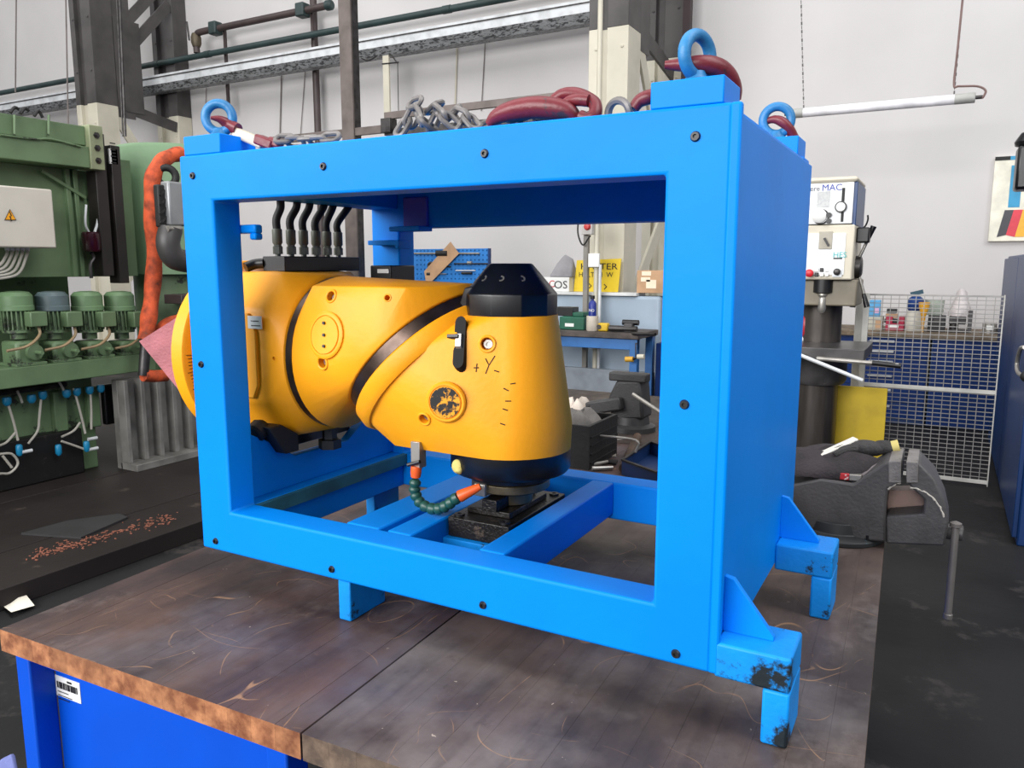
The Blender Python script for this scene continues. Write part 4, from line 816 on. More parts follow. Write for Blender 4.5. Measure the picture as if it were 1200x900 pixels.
# cable tray
ty = 8.75
a, c = pY(-60, 129, ty), pY(692, 6, ty); zt = pY(300, 72, ty).z
zt0, zt1 = pY(300, 88, ty).z, pY(300, 67, ty).z
TR = thing('cable_tray', 'long galvanised steel cable tray running along the white wall', 'cable tray', ((a.x + c.x) / 2, ty, zt0))
MB().box(a.x - 4, c.x + .3, ty, ty + .012, (zt0 + zt1) / 2 - .02, zt1).build('tray_side', GALV, TR)
MB().box(a.x - 4, c.x + .3, ty + .24, ty + .25, (zt0 + zt1) / 2 - .02, zt1).build('tray_side', GALV, TR)
MB().prism([(ty, (zt0 + zt1) / 2 - .02), (ty + .05, zt0), (ty + .2, zt0), (ty + .25, (zt0 + zt1) / 2 - .02), (ty + .2, zt0 + .012), (ty + .05, zt0 + .012)], 'yz', a.x - 4, c.x + .3).build('tray_bottom', mat('perforated_tray', (150, 152, 154), .5, .5, spots=.5, spot_col=(66, 66, 68), spot_scale=14, stretch=(1, 3, 3)), TR)
MB().box(a.x - 4, c.x + .3, ty - .012, ty, zt1 - .05, zt1 - .035).build('lip', DSTEEL, TR)
# pipes
py_ = 8.98
def wallpipe(name, label, pix, r, m, Y, cat='pipe', extra=None):
    t = thing(name, label, cat, pY(*pix[0], Y)); MB().tube([pY(*q, Y) for q in pix], r, 12).build('pipe_run', m, t); return t
z = pY(300, 53, py_).z
wp = thing('wall_pipe', 'long dark green pipe running above the galvanised cable tray', 'pipe', (-8, py_, z)); MB().tube([(-20, py_, z), (pY(610, 0, py_).x + 1.2, py_, z)], .045, 14).build('pipe_run', PIPEG, wp)
for px in (150, 180, 240, 520): x = pY(px, 60, py_).x; MB().lathe((x, py_, z), EX, [(.052, 0), (.052, .12)], 14).build('coupling', PIPEG, wp)
zu = pY(300, 24, py_).z; xu0, xu1 = pY(229, 31, py_).x, pY(383, 5, py_).x
vp = thing('valve_pipe', 'short brown pipe with shut-off valve and clamps above the long green pipe', 'pipe', (xu0, py_, z + .05))
MB().tube(bez([(xu0, py_, z + .05), (xu0, py_, zu - .12), (xu0 + .03, py_, zu - .02), (xu0 + .15, py_, zu), (xu0 + .5, py_, zu)], 5) + [Vector((xu1, py_, zu))], .05, 12).build('pipe_run', PIPEB, vp)
MB().lathe((xu0, py_, z + .14), EZ, [(.06, 0), (.08, .06), (.08, .14), (.06, .2)], 12).build('valve', mat('valve_brass', (96, 86, 70), .5, .4), vp)
MB().bar((xu0 - .1, py_ - .05, z + .24), (xu0 - .12, py_ - .06, z + .52), .03, .02).build('valve_lever', DSTEEL, vp)
for px in (252, 355): x = pY(px, 26, py_).x; MB().box(x - .08, x + .08, py_ - .08, py_ + .08, zu - .09, zu + .1).build('clamp', PIPEG, vp, bevel=.02); MB().box(x + .08, x + .12, py_ + .07, py_ + .11, z - .9 if px < 300 else zu - .3, zu + .05).build('clamp_bracket', PIPEB, vp)
MB().lathe((xu1, py_, zu), EX, [(.07, 0), (.07, .08), (.05, .1)], 12).build('end_cap', PIPEG, vp)
o = MB().tube([pY(367, -60, 9.12), pY(367, 0, 9.12), Vector((pY(367, 0, 9.12).x, 9.12, 0))], .05, 14).build('upright_pipe', PIPEB); tag(o, 'thin dark brown upright behind the frame crossing the cable tray', 'upright')
rk = thing('steel_gantry', 'grey steel angle upright with horizontal rails behind the blue frame', 'rack', (pY(402, 300, 6.6).x, 6.6, 0))
RKM = mat('grey_brown_steel', (112, 102, 98), .5, .3, var=.15)
a, c = pY(396, 0, 6.6), pY(410, 0, 6.6)
MB().box(a.x, c.x, 6.6, 6.62, 0, 5.2).build('upright_flange', RKM, rk); MB().box(c.x - .02, c.x, 6.62, 6.72, 0, 5.2).build('upright_flange', DSTEEL, rk)
r0, r1 = pY(320, 166, 6.62), pY(456, 149, 6.62); MB().box(r0.x, r1.x, 6.62, 6.66, r1.z - .05, r1.z + .03).build('rail', RKM, rk, bevel=.004)
r0, r1 = pY(450, 140, 6.66), pY(650, 116, 6.66); MB().box(r0.x, r1.x, 6.66, 6.70, r0.z - .0, r0.z + .07).build('rail', RKM, rk, bevel=.004); MB().box(r0.x, r0.x + .12, 6.60, 6.72, r0.z - .14, r0.z + .0).build('rail_bracket', DSTEEL, rk, bevel=.004)
MB().box(r0.x, r1.x, 6.66, 6.70, r0.z - .16, r0.z - .1).build('rail', DSTEEL, rk)
MB().box(a.x - 3.2, a.x - 3.1, 6.62, 6.7, 0, r1.z - .35).build('rear_post', RKM, rk)
# thin wall cables and bracket
CBL = mat('grey_thin_cable', (120, 112, 110), .6)
for k, (p0, p1, r, lb) in enumerate([((518, 42), (515, 165), .006, None)][:0] + [((330, 80), (328, 160), .010, 'thick grey cable hanging on the wall between the latched hook and the brown upright'), ((358, 76), (352, 160), .006, 'thin grey cable hanging on the wall just beside the brown upright'), ((536, 45), (533, 135), .012, 'pale conduit strip running down the wall behind the chain heap'), ((569, 40), (564, 130), .006, 'thin dark cable down the wall above the long red hook'), ((242, 95), (241, 122), .005, 'short fine wire hanging above the blue eye bolt with latched hook'), ((19, -5), (18, 108), .012, 'thin dark cable hanging above the cream electrical box'), ((77, -5), (80, 150), .012, 'thin dark cable hanging close to the braced column at the green machine')]):
    Yk = WY - .02 if p0[0] > 200 else 7.4
    o = MB().tube([pY(*p0, Yk), pY(*p1, Yk)], r, 6).build('wall_cable', CBL if p0[0] != 536 else CREAM); tag(o, lb, 'cable')
wbk = thing('wall_bracket', 'small wire bracket and conduit under the cable tray above the chain heap', 'bracket', pY(455, 135, 8.8))
MB().box(*pYbox(450, 58, 455, 138, 8.8, .03)).build('conduit', CREAM, wbk); MB().tube(bez([pY(418, 64, 8.8), pY(432, 71, 8.8), pY(452, 60, 8.8), pY(466, 74, 8.8)], 5), .01, 6).tube([pY(448, 75, 8.8), pY(467, 73, 8.8)], .01, 6).tube([pY(466, 74, 8.8), pY(467, 132, 8.8)], .006, 6).build('wire', DSTEEL, wbk)
# fluorescent tube on chains
ly = 7.6
fl = thing('tube_lamp', 'white fluorescent tube lamp hanging on two thin chains before the wall', 'lamp', pY(1035, 125, ly))
a, c = pY(925, 133, ly), pY(1143, 115, ly); z = (a.z + c.z) / 2; a.z = c.z = z
MB().cyl(a + EX * .1, c - EX * .12, .04, n=18).build('tube', mat('lamp_tube', (240, 238, 242), .5, spec=.2), fl)
for (s_, e_) in ((a - EX * .0, a + EX * .12), (c - EX * .15, c)): MB().cyl(s_, e_, .042, n=16).build('end_cap', mat('lamp_cap_grey', (170, 170, 166), .5), fl, bevel=.006)
MB().cyl(a - EX * .04, a, .015, n=10).build('plug', DSTEEL, fl); MB().cyl(c, c + EX * .05, .015, n=10).build('plug', DSTEEL, fl)
for px, ptop in ((942, 938), (1117, 1131)):
    p = pY(px, 124, ly); p.z = z + .04; q = pY(ptop, -30, ly)
    n_ = int((q - p).length / .035)
    b = MB()
    for k in range(n_): u0 = p.lerp(q, k / n_); u1 = p.lerp(q, (k + .8) / n_); b.bar(u0, u1, .012 if k % 2 else .005, .005 if k % 2 else .012)
    b.build('hanging_chain', DSTEEL, fl)
MB().tube(bez([pY(1131, -30, ly - .01), pY(1122, 60, ly - .01), pY(1118, 99, ly - .01), pY(1124, 101, ly - .01), pY(1145, 101, ly - .01), pY(1155, 106, ly - .01), pY(1152, 114, ly - .01), c + EX * .05], 6), .009, 7).build('cable', mat('lamp_cable', (120, 96, 92), .5), fl)
# F poster with black-red-gold ribbon
ps = thing('wall_sign', 'cream wall sign with blue letter and black red gold ribbon by dark cabinet', 'sign', pY(1185, 284, WY - .05))
Ys = WY - .045
a, c = pY(1159, 283, Ys), pY(1165, 184, Ys); x0, z0, z1 = (a.x + c.x) / 2, a.z, c.z; W_ = .80
MB().box(x0, x0 + W_, Ys, WY - .002, z0, z1).build('board', mat('sign_cream', (236, 232, 216), .5), ps, bevel=.004)
f = lambda u, v: (x0 + u * W_, z0 + v * (z1 - z0))
SB = mat('sign_blue', (48, 150, 196), .5)
def flat(poly_, m, n_): MB().prism(poly_, 'xz', Ys - .004, Ys - .0002).build(n_, m, ps)
flat([f(0, 1), f(.16, 1), f(.16, .955), f(0, .955)], INK, 'band'); flat([f(.16, 1), f(.97, 1), f(.97, .955), f(.16, .955)], SB, 'band')
flat([f(.18, .40), f(.30, .40), f(.30, .60), f(.46, .60), f(.46, .70), f(.30, .70), f(.30, .80), f(.52, .80), f(.52, .89), f(.18, .89)], SB, 'letter')
for k, m in enumerate((mat('ribbon_black', (66, 66, 72), .5), mat('ribbon_red', (216, 62, 78), .5), mat('ribbon_gold', (240, 180, 60), .5))):
    u = .09 + k * .095; flat([f(u, .05 if k != 1 else .075), f(u + .095, .075 if k == 0 else .05), f(u + .155, .37), f(u + .06, .37)], m, 'ribbon_stripe')
# dark blue tall cabinet at the right edge, with black lamp bracket
rc = thing('tall_cabinet', 'tall dark blue steel cabinet with looped handle beside the mesh fence', 'cabinet', (.85, 6.4, 0))
MB().box(.455, 1.35, 5.0, 7.9, .0, 1.62).build('body', DBLUE, rc, bevel=.008)
MB().box(.43, .4555, 5.02, 6.4, .04, 1.60).build('door', DBLUE, rc, bevel=.004); MB().box(.43, .4555, 6.42, 7.88, .04, 1.60).build('door', DBLUE, rc, bevel=.004)
hp_ = [pX(*q, .40) for q in [(1201, 407), (1196, 409), (1192, 425), (1193, 436), (1199, 441)]]
MB().tube(bez(hp_, 5), .012, 8).build('handle', STEEL, rc); MB().ball(hp_[-1] + Vector((.015, 0, 0)), .03).build('handle_foot', RUB, rc)
bl = thing('black_work_lamp', 'black work lamp head mounted at the edge above the dark cabinet', 'lamp', pY(1196, 240, 5.3))
q0, q1 = pY(1189, 222, 5.3), pY(1189, 170, 5.3); MB().box(q0.x, q0.x + .25, 5.3, 5.5, q0.z, q1.z).build('lamp_head', BLKS, bl, bevel=.015); MB().lathe((q0.x + .06, 5.36, q1.z), EZ, [(.075, 0), (.08, .02), (.05, .07), (.02, .08)], 16).build('lamp_cap', BLKS, bl); MB().box(q0.x + .14, q0.x + .20, 5.34, 5.42, 1.621, q0.z).build('bracket', BLKS, bl)
# ================================================================== drill press
YD = 5.55
dp = thing('drill_press', 'cream and blue pillar drill press with white control panels beside mesh fence', 'drill press', (pY(962, 500, YD).x, YD + .3, 0))
CRM_ = mat('press_cream', (206, 198, 180), .5, var=.05); PNL = mat('press_panel_white', (226, 228, 230), .4, var=.03)
PD = lambda px, py: pY(px, py, YD)
xr = PD(999, 250).x; xl = xr - .46
zt, zm, zb = PD(1000, 213).z, PD(999, 262).z, PD(990, 328).z
MB().box(xl, xr, YD, YD + .55, zm, zt - .0).build('belt_cover', PNL, dp, bevel=.006)
MB().box(xl - .005, xr + .02, YD - .005, YD + .56, zt, PD(1000, 206).z).build('cover_lid', CRM_, dp, bevel=.02)
MB().box(xr, xr + .022, YD + .01, YD + .55, zm - .01, zt).build('side_cover', mat('press_blue', (18, 58, 110), .4), dp, bevel=.004)
xr2 = PD(992, 300).x
MB().box(xl + .02, xr2 + .04, YD, YD + .5, zb, zm - .005).build('gear_head', CRM_, dp, bevel=.01)
fp = MB().box(xl + .04, PD(990, 300).x, YD - .006, YD - .0005, PD(990, 322).z, PD(990, 273).z).build('front_panel', PNL, dp)
text('MAC', 'brand_lettering', mat('brand_blue', (40, 60, 160), .5), dp, pY(963, 220.5, YD - .002), .058, EX, EZ, sx=1.0)
text('gere', 'brand_lettering', mat('brand_grey', (90, 90, 100), .5), dp, pY(961, 221, YD - .002), .046, EX, EZ, align='RIGHT')
gy = YD - .003
def pbx(x0, y0, x1, y1, Y=gy, d=.008): a, c = pY(x0, y1, Y), pY(x1, y0, Y); return (a.x, c.x, Y, Y + d, a.z, c.z)
MB().box(*pbx(986, 220, 990.5, 237)).box(*pbx(985, 247, 989, 260)).build('speed_slot', INK, dp)
MB().box(*pbx(957, 224, 973, 243)).build('print_table', mat('print_grey', (196, 198, 198), .5, spots=.5, spot_col=(176, 178, 180), spot_scale=60), dp)
p = pY(985.5, 242.5, gy); MB().lathe(p, (0, -1, 0), [(.036, 0), (.036, .015), (.034, .018), (.026, .018)], 24).build('gauge_rim', BLK, dp); MB().lathe(p, (0, -1, 0), [(.028, .016), (.028, .021)], 24).build('gauge_face', PLAST, dp)
p = pY(960, 253, gy); MB().lathe(p, (0, -1, 0), [(.046, 0), (.046, .008), (.03, .02)], 24).build('dial', PLAST, dp)
p = pY(962, 254, gy + .001); MB().torus(p, (0, -1, 0), .046, .005, 24, 6).build('dial_ring', DSTEEL, dp)
for q in ((971.5, 252), (971.3, 259)): MB().lathe(pY(*q, gy), (0, -1, 0), [(.017, 0), (.017, .012), (.009, .012)], 14).build('button', BLK, dp)
MB().box(*pbx(959, 271, 976, 292, YD - .012, .012)).build('switch_plate', mat('switch_beige', (172, 166, 152), .5), dp, bevel=.003)
MB().bar(pY(966, 279, YD - .02), pY(971, 288, YD - .02), .02, .014).build('switch_knob', BLK, dp)
text('HES', 'sticker_lettering', mat('sticker_teal', (70, 178, 180), .5), dp, pY(976, 299, YD - .0085), .05, EX, EZ)
MB().box(*pbx(976.5, 302, 987, 303.6, YD - .0085, .002)).build('sticker_bar', INK, dp)
for k in range(3):
    for j in range(2): MB().box(*pbx(954.5 + k * 6, 314 + j * 5.5, 959 + k * 6, 318.5 + j * 5.5, YD - .016, .012)).build('push_button', PLAST if (k + j) % 3 != 1 else BLK, dp, bevel=.002)
MB().box(*pbx(975, 313, 987, 324.5, YD - .012, .008)).build('key_plate', GALV, dp); MB().lathe(pY(981, 318.5, YD - .012), (0, -1, 0), [(.022, 0), (.022, .02), (.012, .025)], 16).build('key_switch', DSTEEL, dp)
MB().lathe(pY(949, 320, YD - .006), (0, -1, 0), [(.015, 0), (.015, .015), (.026, .018), (.026, .032), (.02, .036)], 18).build('stop_button', mat('stop_red', (200, 30, 44), .4), dp)
# quill, chuck, pillar
cxd = pY(966, 345, YD + .15)
MB().box(xl + .03, pY(992, 345, YD + .05).x + .06, YD + .06, YD + .5, pY(966, 358, YD + .1).z, zb).build('lower_casting', mat('greige_casting', (128, 120, 104), .5, var=.12, scale=5), dp, bevel=.01)
MB().lathe((cxd.x, cxd.y - .08, zb + .0), (0, 0, -1), [(.062, -.02), (.062, .085), (.05, .09)], 24).build('quill', BLK, dp)
zq = pY(966, 346, YD + .07).z
MB().lathe((cxd.x, cxd.y - .08, zq + .02), (0, 0, -1), [(.03, 0), (.034, .01), (.034, .02), (.022, .035), (.026, .05), (.026, .11), (.02, .13), (.012, .14)], 20).build('chuck', STEEL, dp)
pc_ = Vector((pY(962, 400, YD + .4).x, YD + .35, 0))
MB().lathe(pc_, EZ, [(.19, 0.04), (.19, .06), (.14, .10), (.135, zb - .02)], 32).build('pillar', mat('dark_pillar', (88, 82, 78), .35, .5, var=.25, scale=3, stretch=(4, 4, .6)), dp)
MB().box(pc_.x - .3, pc_.x + .3, YD + .0, YD + .65, 0, .05).build('base_plate', CAST, dp, bevel=.01)
zt_ = pY(1000, 403, YD + .2).z
TBL = mat('table_cast', (92, 90, 90), .35, .6, var=.2, scale=6)
MB().box(pY(905, 415, YD - .15).x, pY(1014, 413, YD - .15).x, YD - .18, YD + .42, zt_ - .075, zt_).build('work_table', TBL, dp, bevel=.006)
MB().lathe((pc_.x, pc_.y, zt_ - .30), EZ, [(.17, 0), (.19, .03), (.19, .2), (.22, .23)], 28).build('table_clamp', CAST, dp)
MB().cyl(pY(957, 420, YD - .21), pY(1053, 428, YD - .21), .014, n=12).build('table_rod', STEEL, dp); MB().cyl(pY(1022, 425, YD - .21), pY(1056, 429, YD - .21), .016, n=12).build('rod_grip', BLK, dp)
MB().cyl(pY(925, 411, YD - .24), pY(1011, 446, YD - .24), .013, n=10).build('crank_rod', GALV, dp)
# feed hub and levers
hb = pY(1003, 313, YD + .2)
MB().lathe((hb.x - .10, YD + .2, hb.z), EX, [(.085, 0), (.085, .05), (.06, .055), (.06, .08), (.075, .085), (.075, .13), (.05, .14)], 28).build('feed_hub', DSTEEL, dp)
for (a, c, k0, k1) in [((1007, 302), (1018, 279), (1016, 283), (1024, 265)), ((1007, 324), (1013, 346), (1012, 344), (1016, 360)), ((1000, 318), (1001, 345), (1001, 345), (999, 360))]:
    Yv = YD + .18; MB().cyl(pY(*a, Yv), pY(*c, Yv), .010, n=10).build('feed_lever', STEEL, dp); MB().cyl(pY(*k0, Yv), pY(*k1, Yv), .012, .019, 12).build('lever_grip', BLKS, dp)
MB().box(xr2 + .04, xr2 + .12, YD + .1, YD + .2, zm - .12, zm - .02).build('depth_stop', BLK, dp, bevel=.01)
MB().tube(bez([pY(1004, 269, YD + .15), pY(1013, 266, YD + .15), pY(1017, 258, YD + .15), pY(1017, 252, YD + .15)], 5), .006, 6).build('hook_wire', BLK, dp)
pe = thing('red_bottle', 'red spray bottle with white cap hanging beside the drill press pillar', 'bottle', pY(943, 402, YD + .3))
b0, b1 = pY(944, 394, YD + .3), pY(947, 362, YD + .3); MB().lathe(b0, b1 - b0, [(.04, 0), (.05, .02), (.05, .13), (.035, .15), (.04, .17), (.04, (b1 - b0).length)], 16).build('body', mat('bottle_red', (176, 26, 46), .35), pe); MB().ball(b0 - EZ * .02, .045, 1, 1, .8).build('cap', PLAST, pe)
# yellow board
yq = pY(990, 455, 6.0)
o = MB().box(pY(925, 500, 6.02).x, pY(1037, 500, 6.02).x, 6.02, 6.04, .0, pY(1030, 455, 6.02).z).build('yellow_board', mat('board_yellow', (206, 176, 40), .6, var=.12, scale=5, spots=.34, spot_col=(170, 140, 40)), bevel=.003); tag(o, 'scuffed yellow board standing on the floor behind the drill press pillar', 'board')
# ================================================================== mesh fence
FYv = 6.3
fx0, fx1 = pY(1009, 450, FYv).x, pY(1168, 450, FYv).x; fz1 = pY(1090, 346, FYv).z
fe = thing('mesh_fence', 'grey wire mesh fence panel standing in front of the blue drawer cabinets', 'fence', ((fx0 + fx1) / 2, FYv, 0))
WIR = mat('fence_wire', (150, 148, 146), .45, .4); PST = mat('fence_post', (212, 210, 204), .5)
for x, h_ in ((fx0, .02), (fx1, .004)): MB().box(x - h_, x + h_, FYv - .02, FYv + .02, 0, fz1 + .01).build('post', PST, fe, bevel=.003)
for z in (.03, pY(1090, 455, FYv).z): MB().box(fx0, fx1, FYv - .018, FYv - .002, z - .014, z + .014).build('rail', PST, fe, bevel=.003)
MB().box(fx0, fx1, FYv - .006, FYv + .006, fz1 - .008, fz1 + .004).build('top_rail', WIR, fe)
n = 16; proto = None
for k in range(1, n):
    x = fx0 + (fx1 - fx0) * k / n
    if proto is None: proto = MB().box(x - .0025, x + .0025, FYv - .0025, FYv + .0025, .03, fz1).build('vertical_wire', WIR, fe); pk = WL[proto.name].copy(); x00 = x
    else: clone(proto, 'vertical_wire', pk + EX * (x - x00), fe)
proto = None; m_ = 42
for k in range(1, m_):
    z = .03 + (fz1 - .03) * k / m_
    if proto is None: proto = MB().box(fx0, fx1, FYv + .0025, FYv + .0075, z - .0025, z + .0025).build('horizontal_wire', WIR, fe); pk = WL[proto.name].copy(); z00 = z
    else: clone(proto, 'horizontal_wire', pk + EZ * (z - z00), fe)
o = MB().box(pY(1000, 400, 6.36).x, pY(1009, 400, 6.36).x, 6.36, 6.42, 0, pY(1004, 351, 6.36).z).build('fence_post', PST, bevel=.004); tag(o, 'wide pale steel post standing between the drill press and the mesh fence', 'post')
# ------------------------------------------------------------------ drawer cabinets
CY = 8.45; zc = pY(1100, 391, CY).z
cx0 = pY(985, 430, CY).x; cx1 = cx0 + 2.4
HND = mat('drawer_handle_alu', (176, 178, 182), .4, .5)
DRB = mat('drawer_blue', (8, 42, 98), .45, var=.06, spec=.2)
def cabinet(x0, x1, rows, label):
    t = thing('drawer_cabinet', label, 'cabinet', ((x0 + x1) / 2, CY + .35, 0)); MB().box(x0, x1, CY + .02, WY - .1, 0, zc - .045).build('body', DBLUE, t, bevel=.004)
    z = zc - .06; 
    for h in rows:
        d = MB().box(x0 + .012, x1 - .012, CY, CY + .02, z - h + .008, z).build('drawer', DRB, t, bevel=.003)
        xm = (x0 + x1) / 2; MB().box(xm - .11, xm + .11, CY - .02, CY, z - .045, z - .022).build('handle', HND, d, bevel=.003); z -= h
xsp = pY(1087, 450, CY).x
cabinet(cx0 - .05, xsp - .01, (.10, .10, .14, .14, .16, .16), 'blue drawer cabinet with alloy handles nearer the drill press behind the fence')
cabinet(xsp + .01, cx1, (.14, .16, .18, .18, .18), 'blue drawer cabinet with wide drawers beside the tall dark cabinet')
o = MB().box(cx0 - .1, cx1 + .05, CY - .03, WY - .02, zc - .045, zc).build('cabinet_worktop', wood('cabinet_top_wood', (92, 80, 66), (132, 116, 98), (110, 100, 88), 12., .6, 0, False), bevel=.003); tag(o, 'brown wooden worktop on the blue drawer cabinets', 'worktop')
# items on the cabinet worktop
YI = CY + .18
def item(name, label, cat, px): p = pY(px, 388, YI); p.z = zc; return thing(name, label, cat, p), p
def hpx(px, py): return pY(px, py, YI)
t, p = item('carton', 'light blue carton standing on a pale box on cabinet worktop', 'box', 1025)
a, c = hpx(1018, 371), hpx(1032, 352); MB().box(a.x, c.x, YI, YI + .12, a.z, c.z).build('carton_body', mat('carton_blue', (92, 166, 216), .6), t, bevel=.003); MB().box(hpx(1025, 365).x, hpx(1030, 365).x, YI - .002, YI, hpx(1025, 367).z, hpx(1025, 361).z).build('carton_label', mat('carton_label', (214, 170, 206), .6), t)
t2, p = item('pale_box', 'pale flat box under the light blue carton', 'box', 1022); MB().box(hpx(1012, 380).x, hpx(1034, 380).x, YI - .02, YI + .2, zc, a.z - .001).build('box_body', mat('pale_carton', (190, 186, 172), .7), t2, bevel=.004); MB().box(hpx(1026, 380).x, hpx(1033, 380).x, YI - .024, YI - .0205, zc + .01, a.z - .03).build('box_print', CARD, t2)
t, p = item('parts_bin', 'crimson plastic parts bin with white label on cabinet worktop', 'bin', 1048); a, c = hpx(1037, 388), hpx(1060, 371)
CR = mat('crimson_plastic', (172, 32, 68), .45); MB().box(a.x, c.x, YI, YI + .16, zc, zc + .07).build('bin_tray', CR, t, bevel=.006); MB().box(a.x, a.x + .06, YI + .03, YI + .16, zc + .07, c.z).box(c.x - .05, c.x, YI + .03, YI + .16, zc + .07, c.z).build('bin_sides', CR, t, bevel=.005); MB().box(hpx(1041, 381).x, hpx(1053, 381).x, YI - .003, YI, zc + .03, zc + .055).build('bin_label', PLAST, t)
t3, p = item('tool_stack', 'stack of dark grinding blocks lying on the crimson bin', 'blocks', 1047)
for k in range(3): MB().box(hpx(1036 + k, 375).x, hpx(1052 - k, 375).x, YI + .04, YI + .15, zc + .072 + k * .05, zc + .112 + k * .05).build('block', [DSTEEL, CARD, BLK][k], t3, bevel=.004)
t, p = item('spray_bottle', 'clear spray bottle with dark blue sprayer head on cabinet worktop', 'bottle', 1070); hx_ = hpx(1072, 365); 
MB().lathe((hx_.x, YI + .08, zc), EZ, [(.085, 0), (.09, .02), (.09, .14), (.06, .20)], 20).build('bottle_body', mat('cloudy_plastic', (196, 192, 180), .4), t); MB().lathe((hx_.x, YI + .08, zc + .2), EZ, [(.06, 0), (.075, .02), (.075, .11), (.04, .14)], 18).build('sprayer_head', mat('sprayer_blue', (28, 62, 128), .4), t); MB().bar((hx_.x - .05, YI + .05, zc + .36), (hx_.x + .06, YI + .05, zc + .39), .03, .04).build('trigger', mat('sprayer_teal', (20, 70, 90), .4), t)
t, p = item('funnel', 'orange-yellow plastic funnel standing beside the spray bottle', 'funnel', 1080); q = hpx(1082, 375); MB().lathe((q.x, YI - .08, zc + .02), EZ, [(.008, -.02), (.012, .06), (.022, .14), (.045, .22), (.05, .27), (.045, .27)], 18).build('cone', mat('funnel_amber', (226, 166, 50), .45), t)
t, p = item('plastic_jar', 'translucent grey-green plastic jar on black case by the funnel', 'jar', 1093); q = hpx(1095, 360); zj = hpx(1095, 370).z; MB().lathe((q.x, YI + .14, zj), EZ, [(.07, 0), (.08, .03), (.085, hpx(1095, 352).z - zj - .01), (.09, hpx(1095, 352).z - zj)], 20).build('jar_body', mat('jar_plastic', (186, 196, 184), .4), t)
t, p = item('black_case', 'black tool case under the plastic jar on cabinet worktop', 'case', 1100); MB().box(hpx(1087, 380).x, hpx(1108, 380).x, YI + .02, YI + .2, zc, zj - .001).build('case_body', BLK, t, bevel=.006); MB().box(hpx(1094, 380).x, hpx(1101, 380).x, YI + .01, YI + .02, zj - .05, zj - .03).build('case_handle', DSTEEL, t)
t, p = item('machine_part', 'dark cast machine part with clamp arms on cabinet worktop', 'machine part', 1122); z_ = hpx(1120, 371).z
MB().box(hpx(1110, 380).x, hpx(1136, 380).x, YI, YI + .15, zc, zc + .03).build('base', DSTEEL, t, bevel=.004); MB().box(hpx(1112, 380).x, hpx(1132, 380).x, YI + .03, YI + .12, zc + .08, z_).build('block', CAST, t, bevel=.008); MB().box(hpx(1134, 380).x, hpx(1139, 380).x, YI, YI + .04, zc, z_ + .06).build('clamp_arm', CAST, t); MB().cyl((hpx(1118, 380).x, YI + .07, zc + .03), (hpx(1118, 380).x, YI + .07, zc + .08), .04, n=14).build('stem', DSTEEL, t)
t, p = item('plastic_bag', 'clear plastic bag with pink print on the dark machine part', 'bag', 1126); q = hpx(1126, 360); zb_ = z_
MB().lathe((q.x, YI + .08, z_ + .001), EZ, [(.10, 0), (.105, .03), (.08, .10), (.055, .17), (.045, .23), (.02, .26)], 9, a0=.3).build('bag_body', mat('bag_plastic', (206, 198, 198), .35, var=.12, scale=10, bump=.6, spots=.36, spot_col=(176, 120, 130), spot_scale=12), t)
t, p = item('tin', 'small silver tin can on cabinet worktop near the tall cabinet', 'tin', 1160); q = hpx(1160, 385); MB().lathe((q.x, YI + .06, zc), EZ, [(.06, 0), (.06, .1), (.056, .105)], 20).build('can', STEEL, t); MB().box(q.x - .03, q.x + .03, YI - .004, YI, zc + .04, zc + .08).build('can_label', PLAST, t)
t, p = item('chuck_part', 'dark round chuck part beside the silver tin', 'chuck', 1178); q = hpx(1179, 385); MB().lathe((q.x, YI + .1, zc), EZ, [(.09, 0), (.09, .05), (.05, .06), (.05, .12), (.03, .12)], 20).build('chuck_body', CAST, t); MB().torus((q.x, YI + .06, zc + .1), (0, 1, .2), .045, .014, 20, 8).build('chuck_ring', DSTEEL, t)
# ================================================================== bench and ledge seen through the frame
LY = 7.25
lg = thing('wall_locker', 'long pale blue-grey locker with white ledge behind the frame', 'locker', (-3.8, LY, 0))
lx1 = pY(773, 380, LY).x; lz = pY(720, 343, LY).z
MB().box(-6.2, lx1, LY, LY + .24, 0, lz - .03).build('locker_body', mat('locker_bluegrey', (158, 174, 190), .45, var=.06, scale=3), lg, bevel=.03)
MB().box(-6.2, pY(747, 343, LY).x, LY - .03, LY + .24, lz - .03, lz).build('ledge', mat('ledge_white', (214, 216, 216), .5), lg, bevel=.004)
# yellow sign
yg = thing('yellow_sign', 'yellow sign with black lettering leaning on the locker ledge', 'sign', pY(700, 342, LY + .1))
Yg = LY + .12
a, c, e, g_ = pY(672, 342, Yg), pY(676, 305, Yg), pY(728, 303, Yg), pY(724, 342, Yg)
for p in (a, g_): p.z = lz + .002
MB().add([a, g_, e, c] + [p + EY * .01 for p in (a, g_, e, c)], [(0, 1, 2, 3), (7, 6, 5, 4)] + [(i, i + 4, (i + 1) % 4 + 4, (i + 1) % 4) for i in range(4)]).build('sign_board', YELS, yg)
text('HALTER', 'sign_lettering', INK, yg, pY(680, 312.5, Yg - .002), .088, EX, EZ, sx=1.28)
text('HALTEN  W', 'sign_lettering', INK, yg, pY(678, 322, Yg - .002), .07, EX, EZ, sx=1.0)
MB().tube([pY(690, 332, Yg - .002), pY(693, 335, Yg - .002), pY(690, 338, Yg - .002)], .005, 5).tube([pY(708, 333, Yg - .002), pY(711, 336, Yg - .002), pY(708, 339, Yg - .002)], .005, 5).build('sign_arrow', INK, yg)
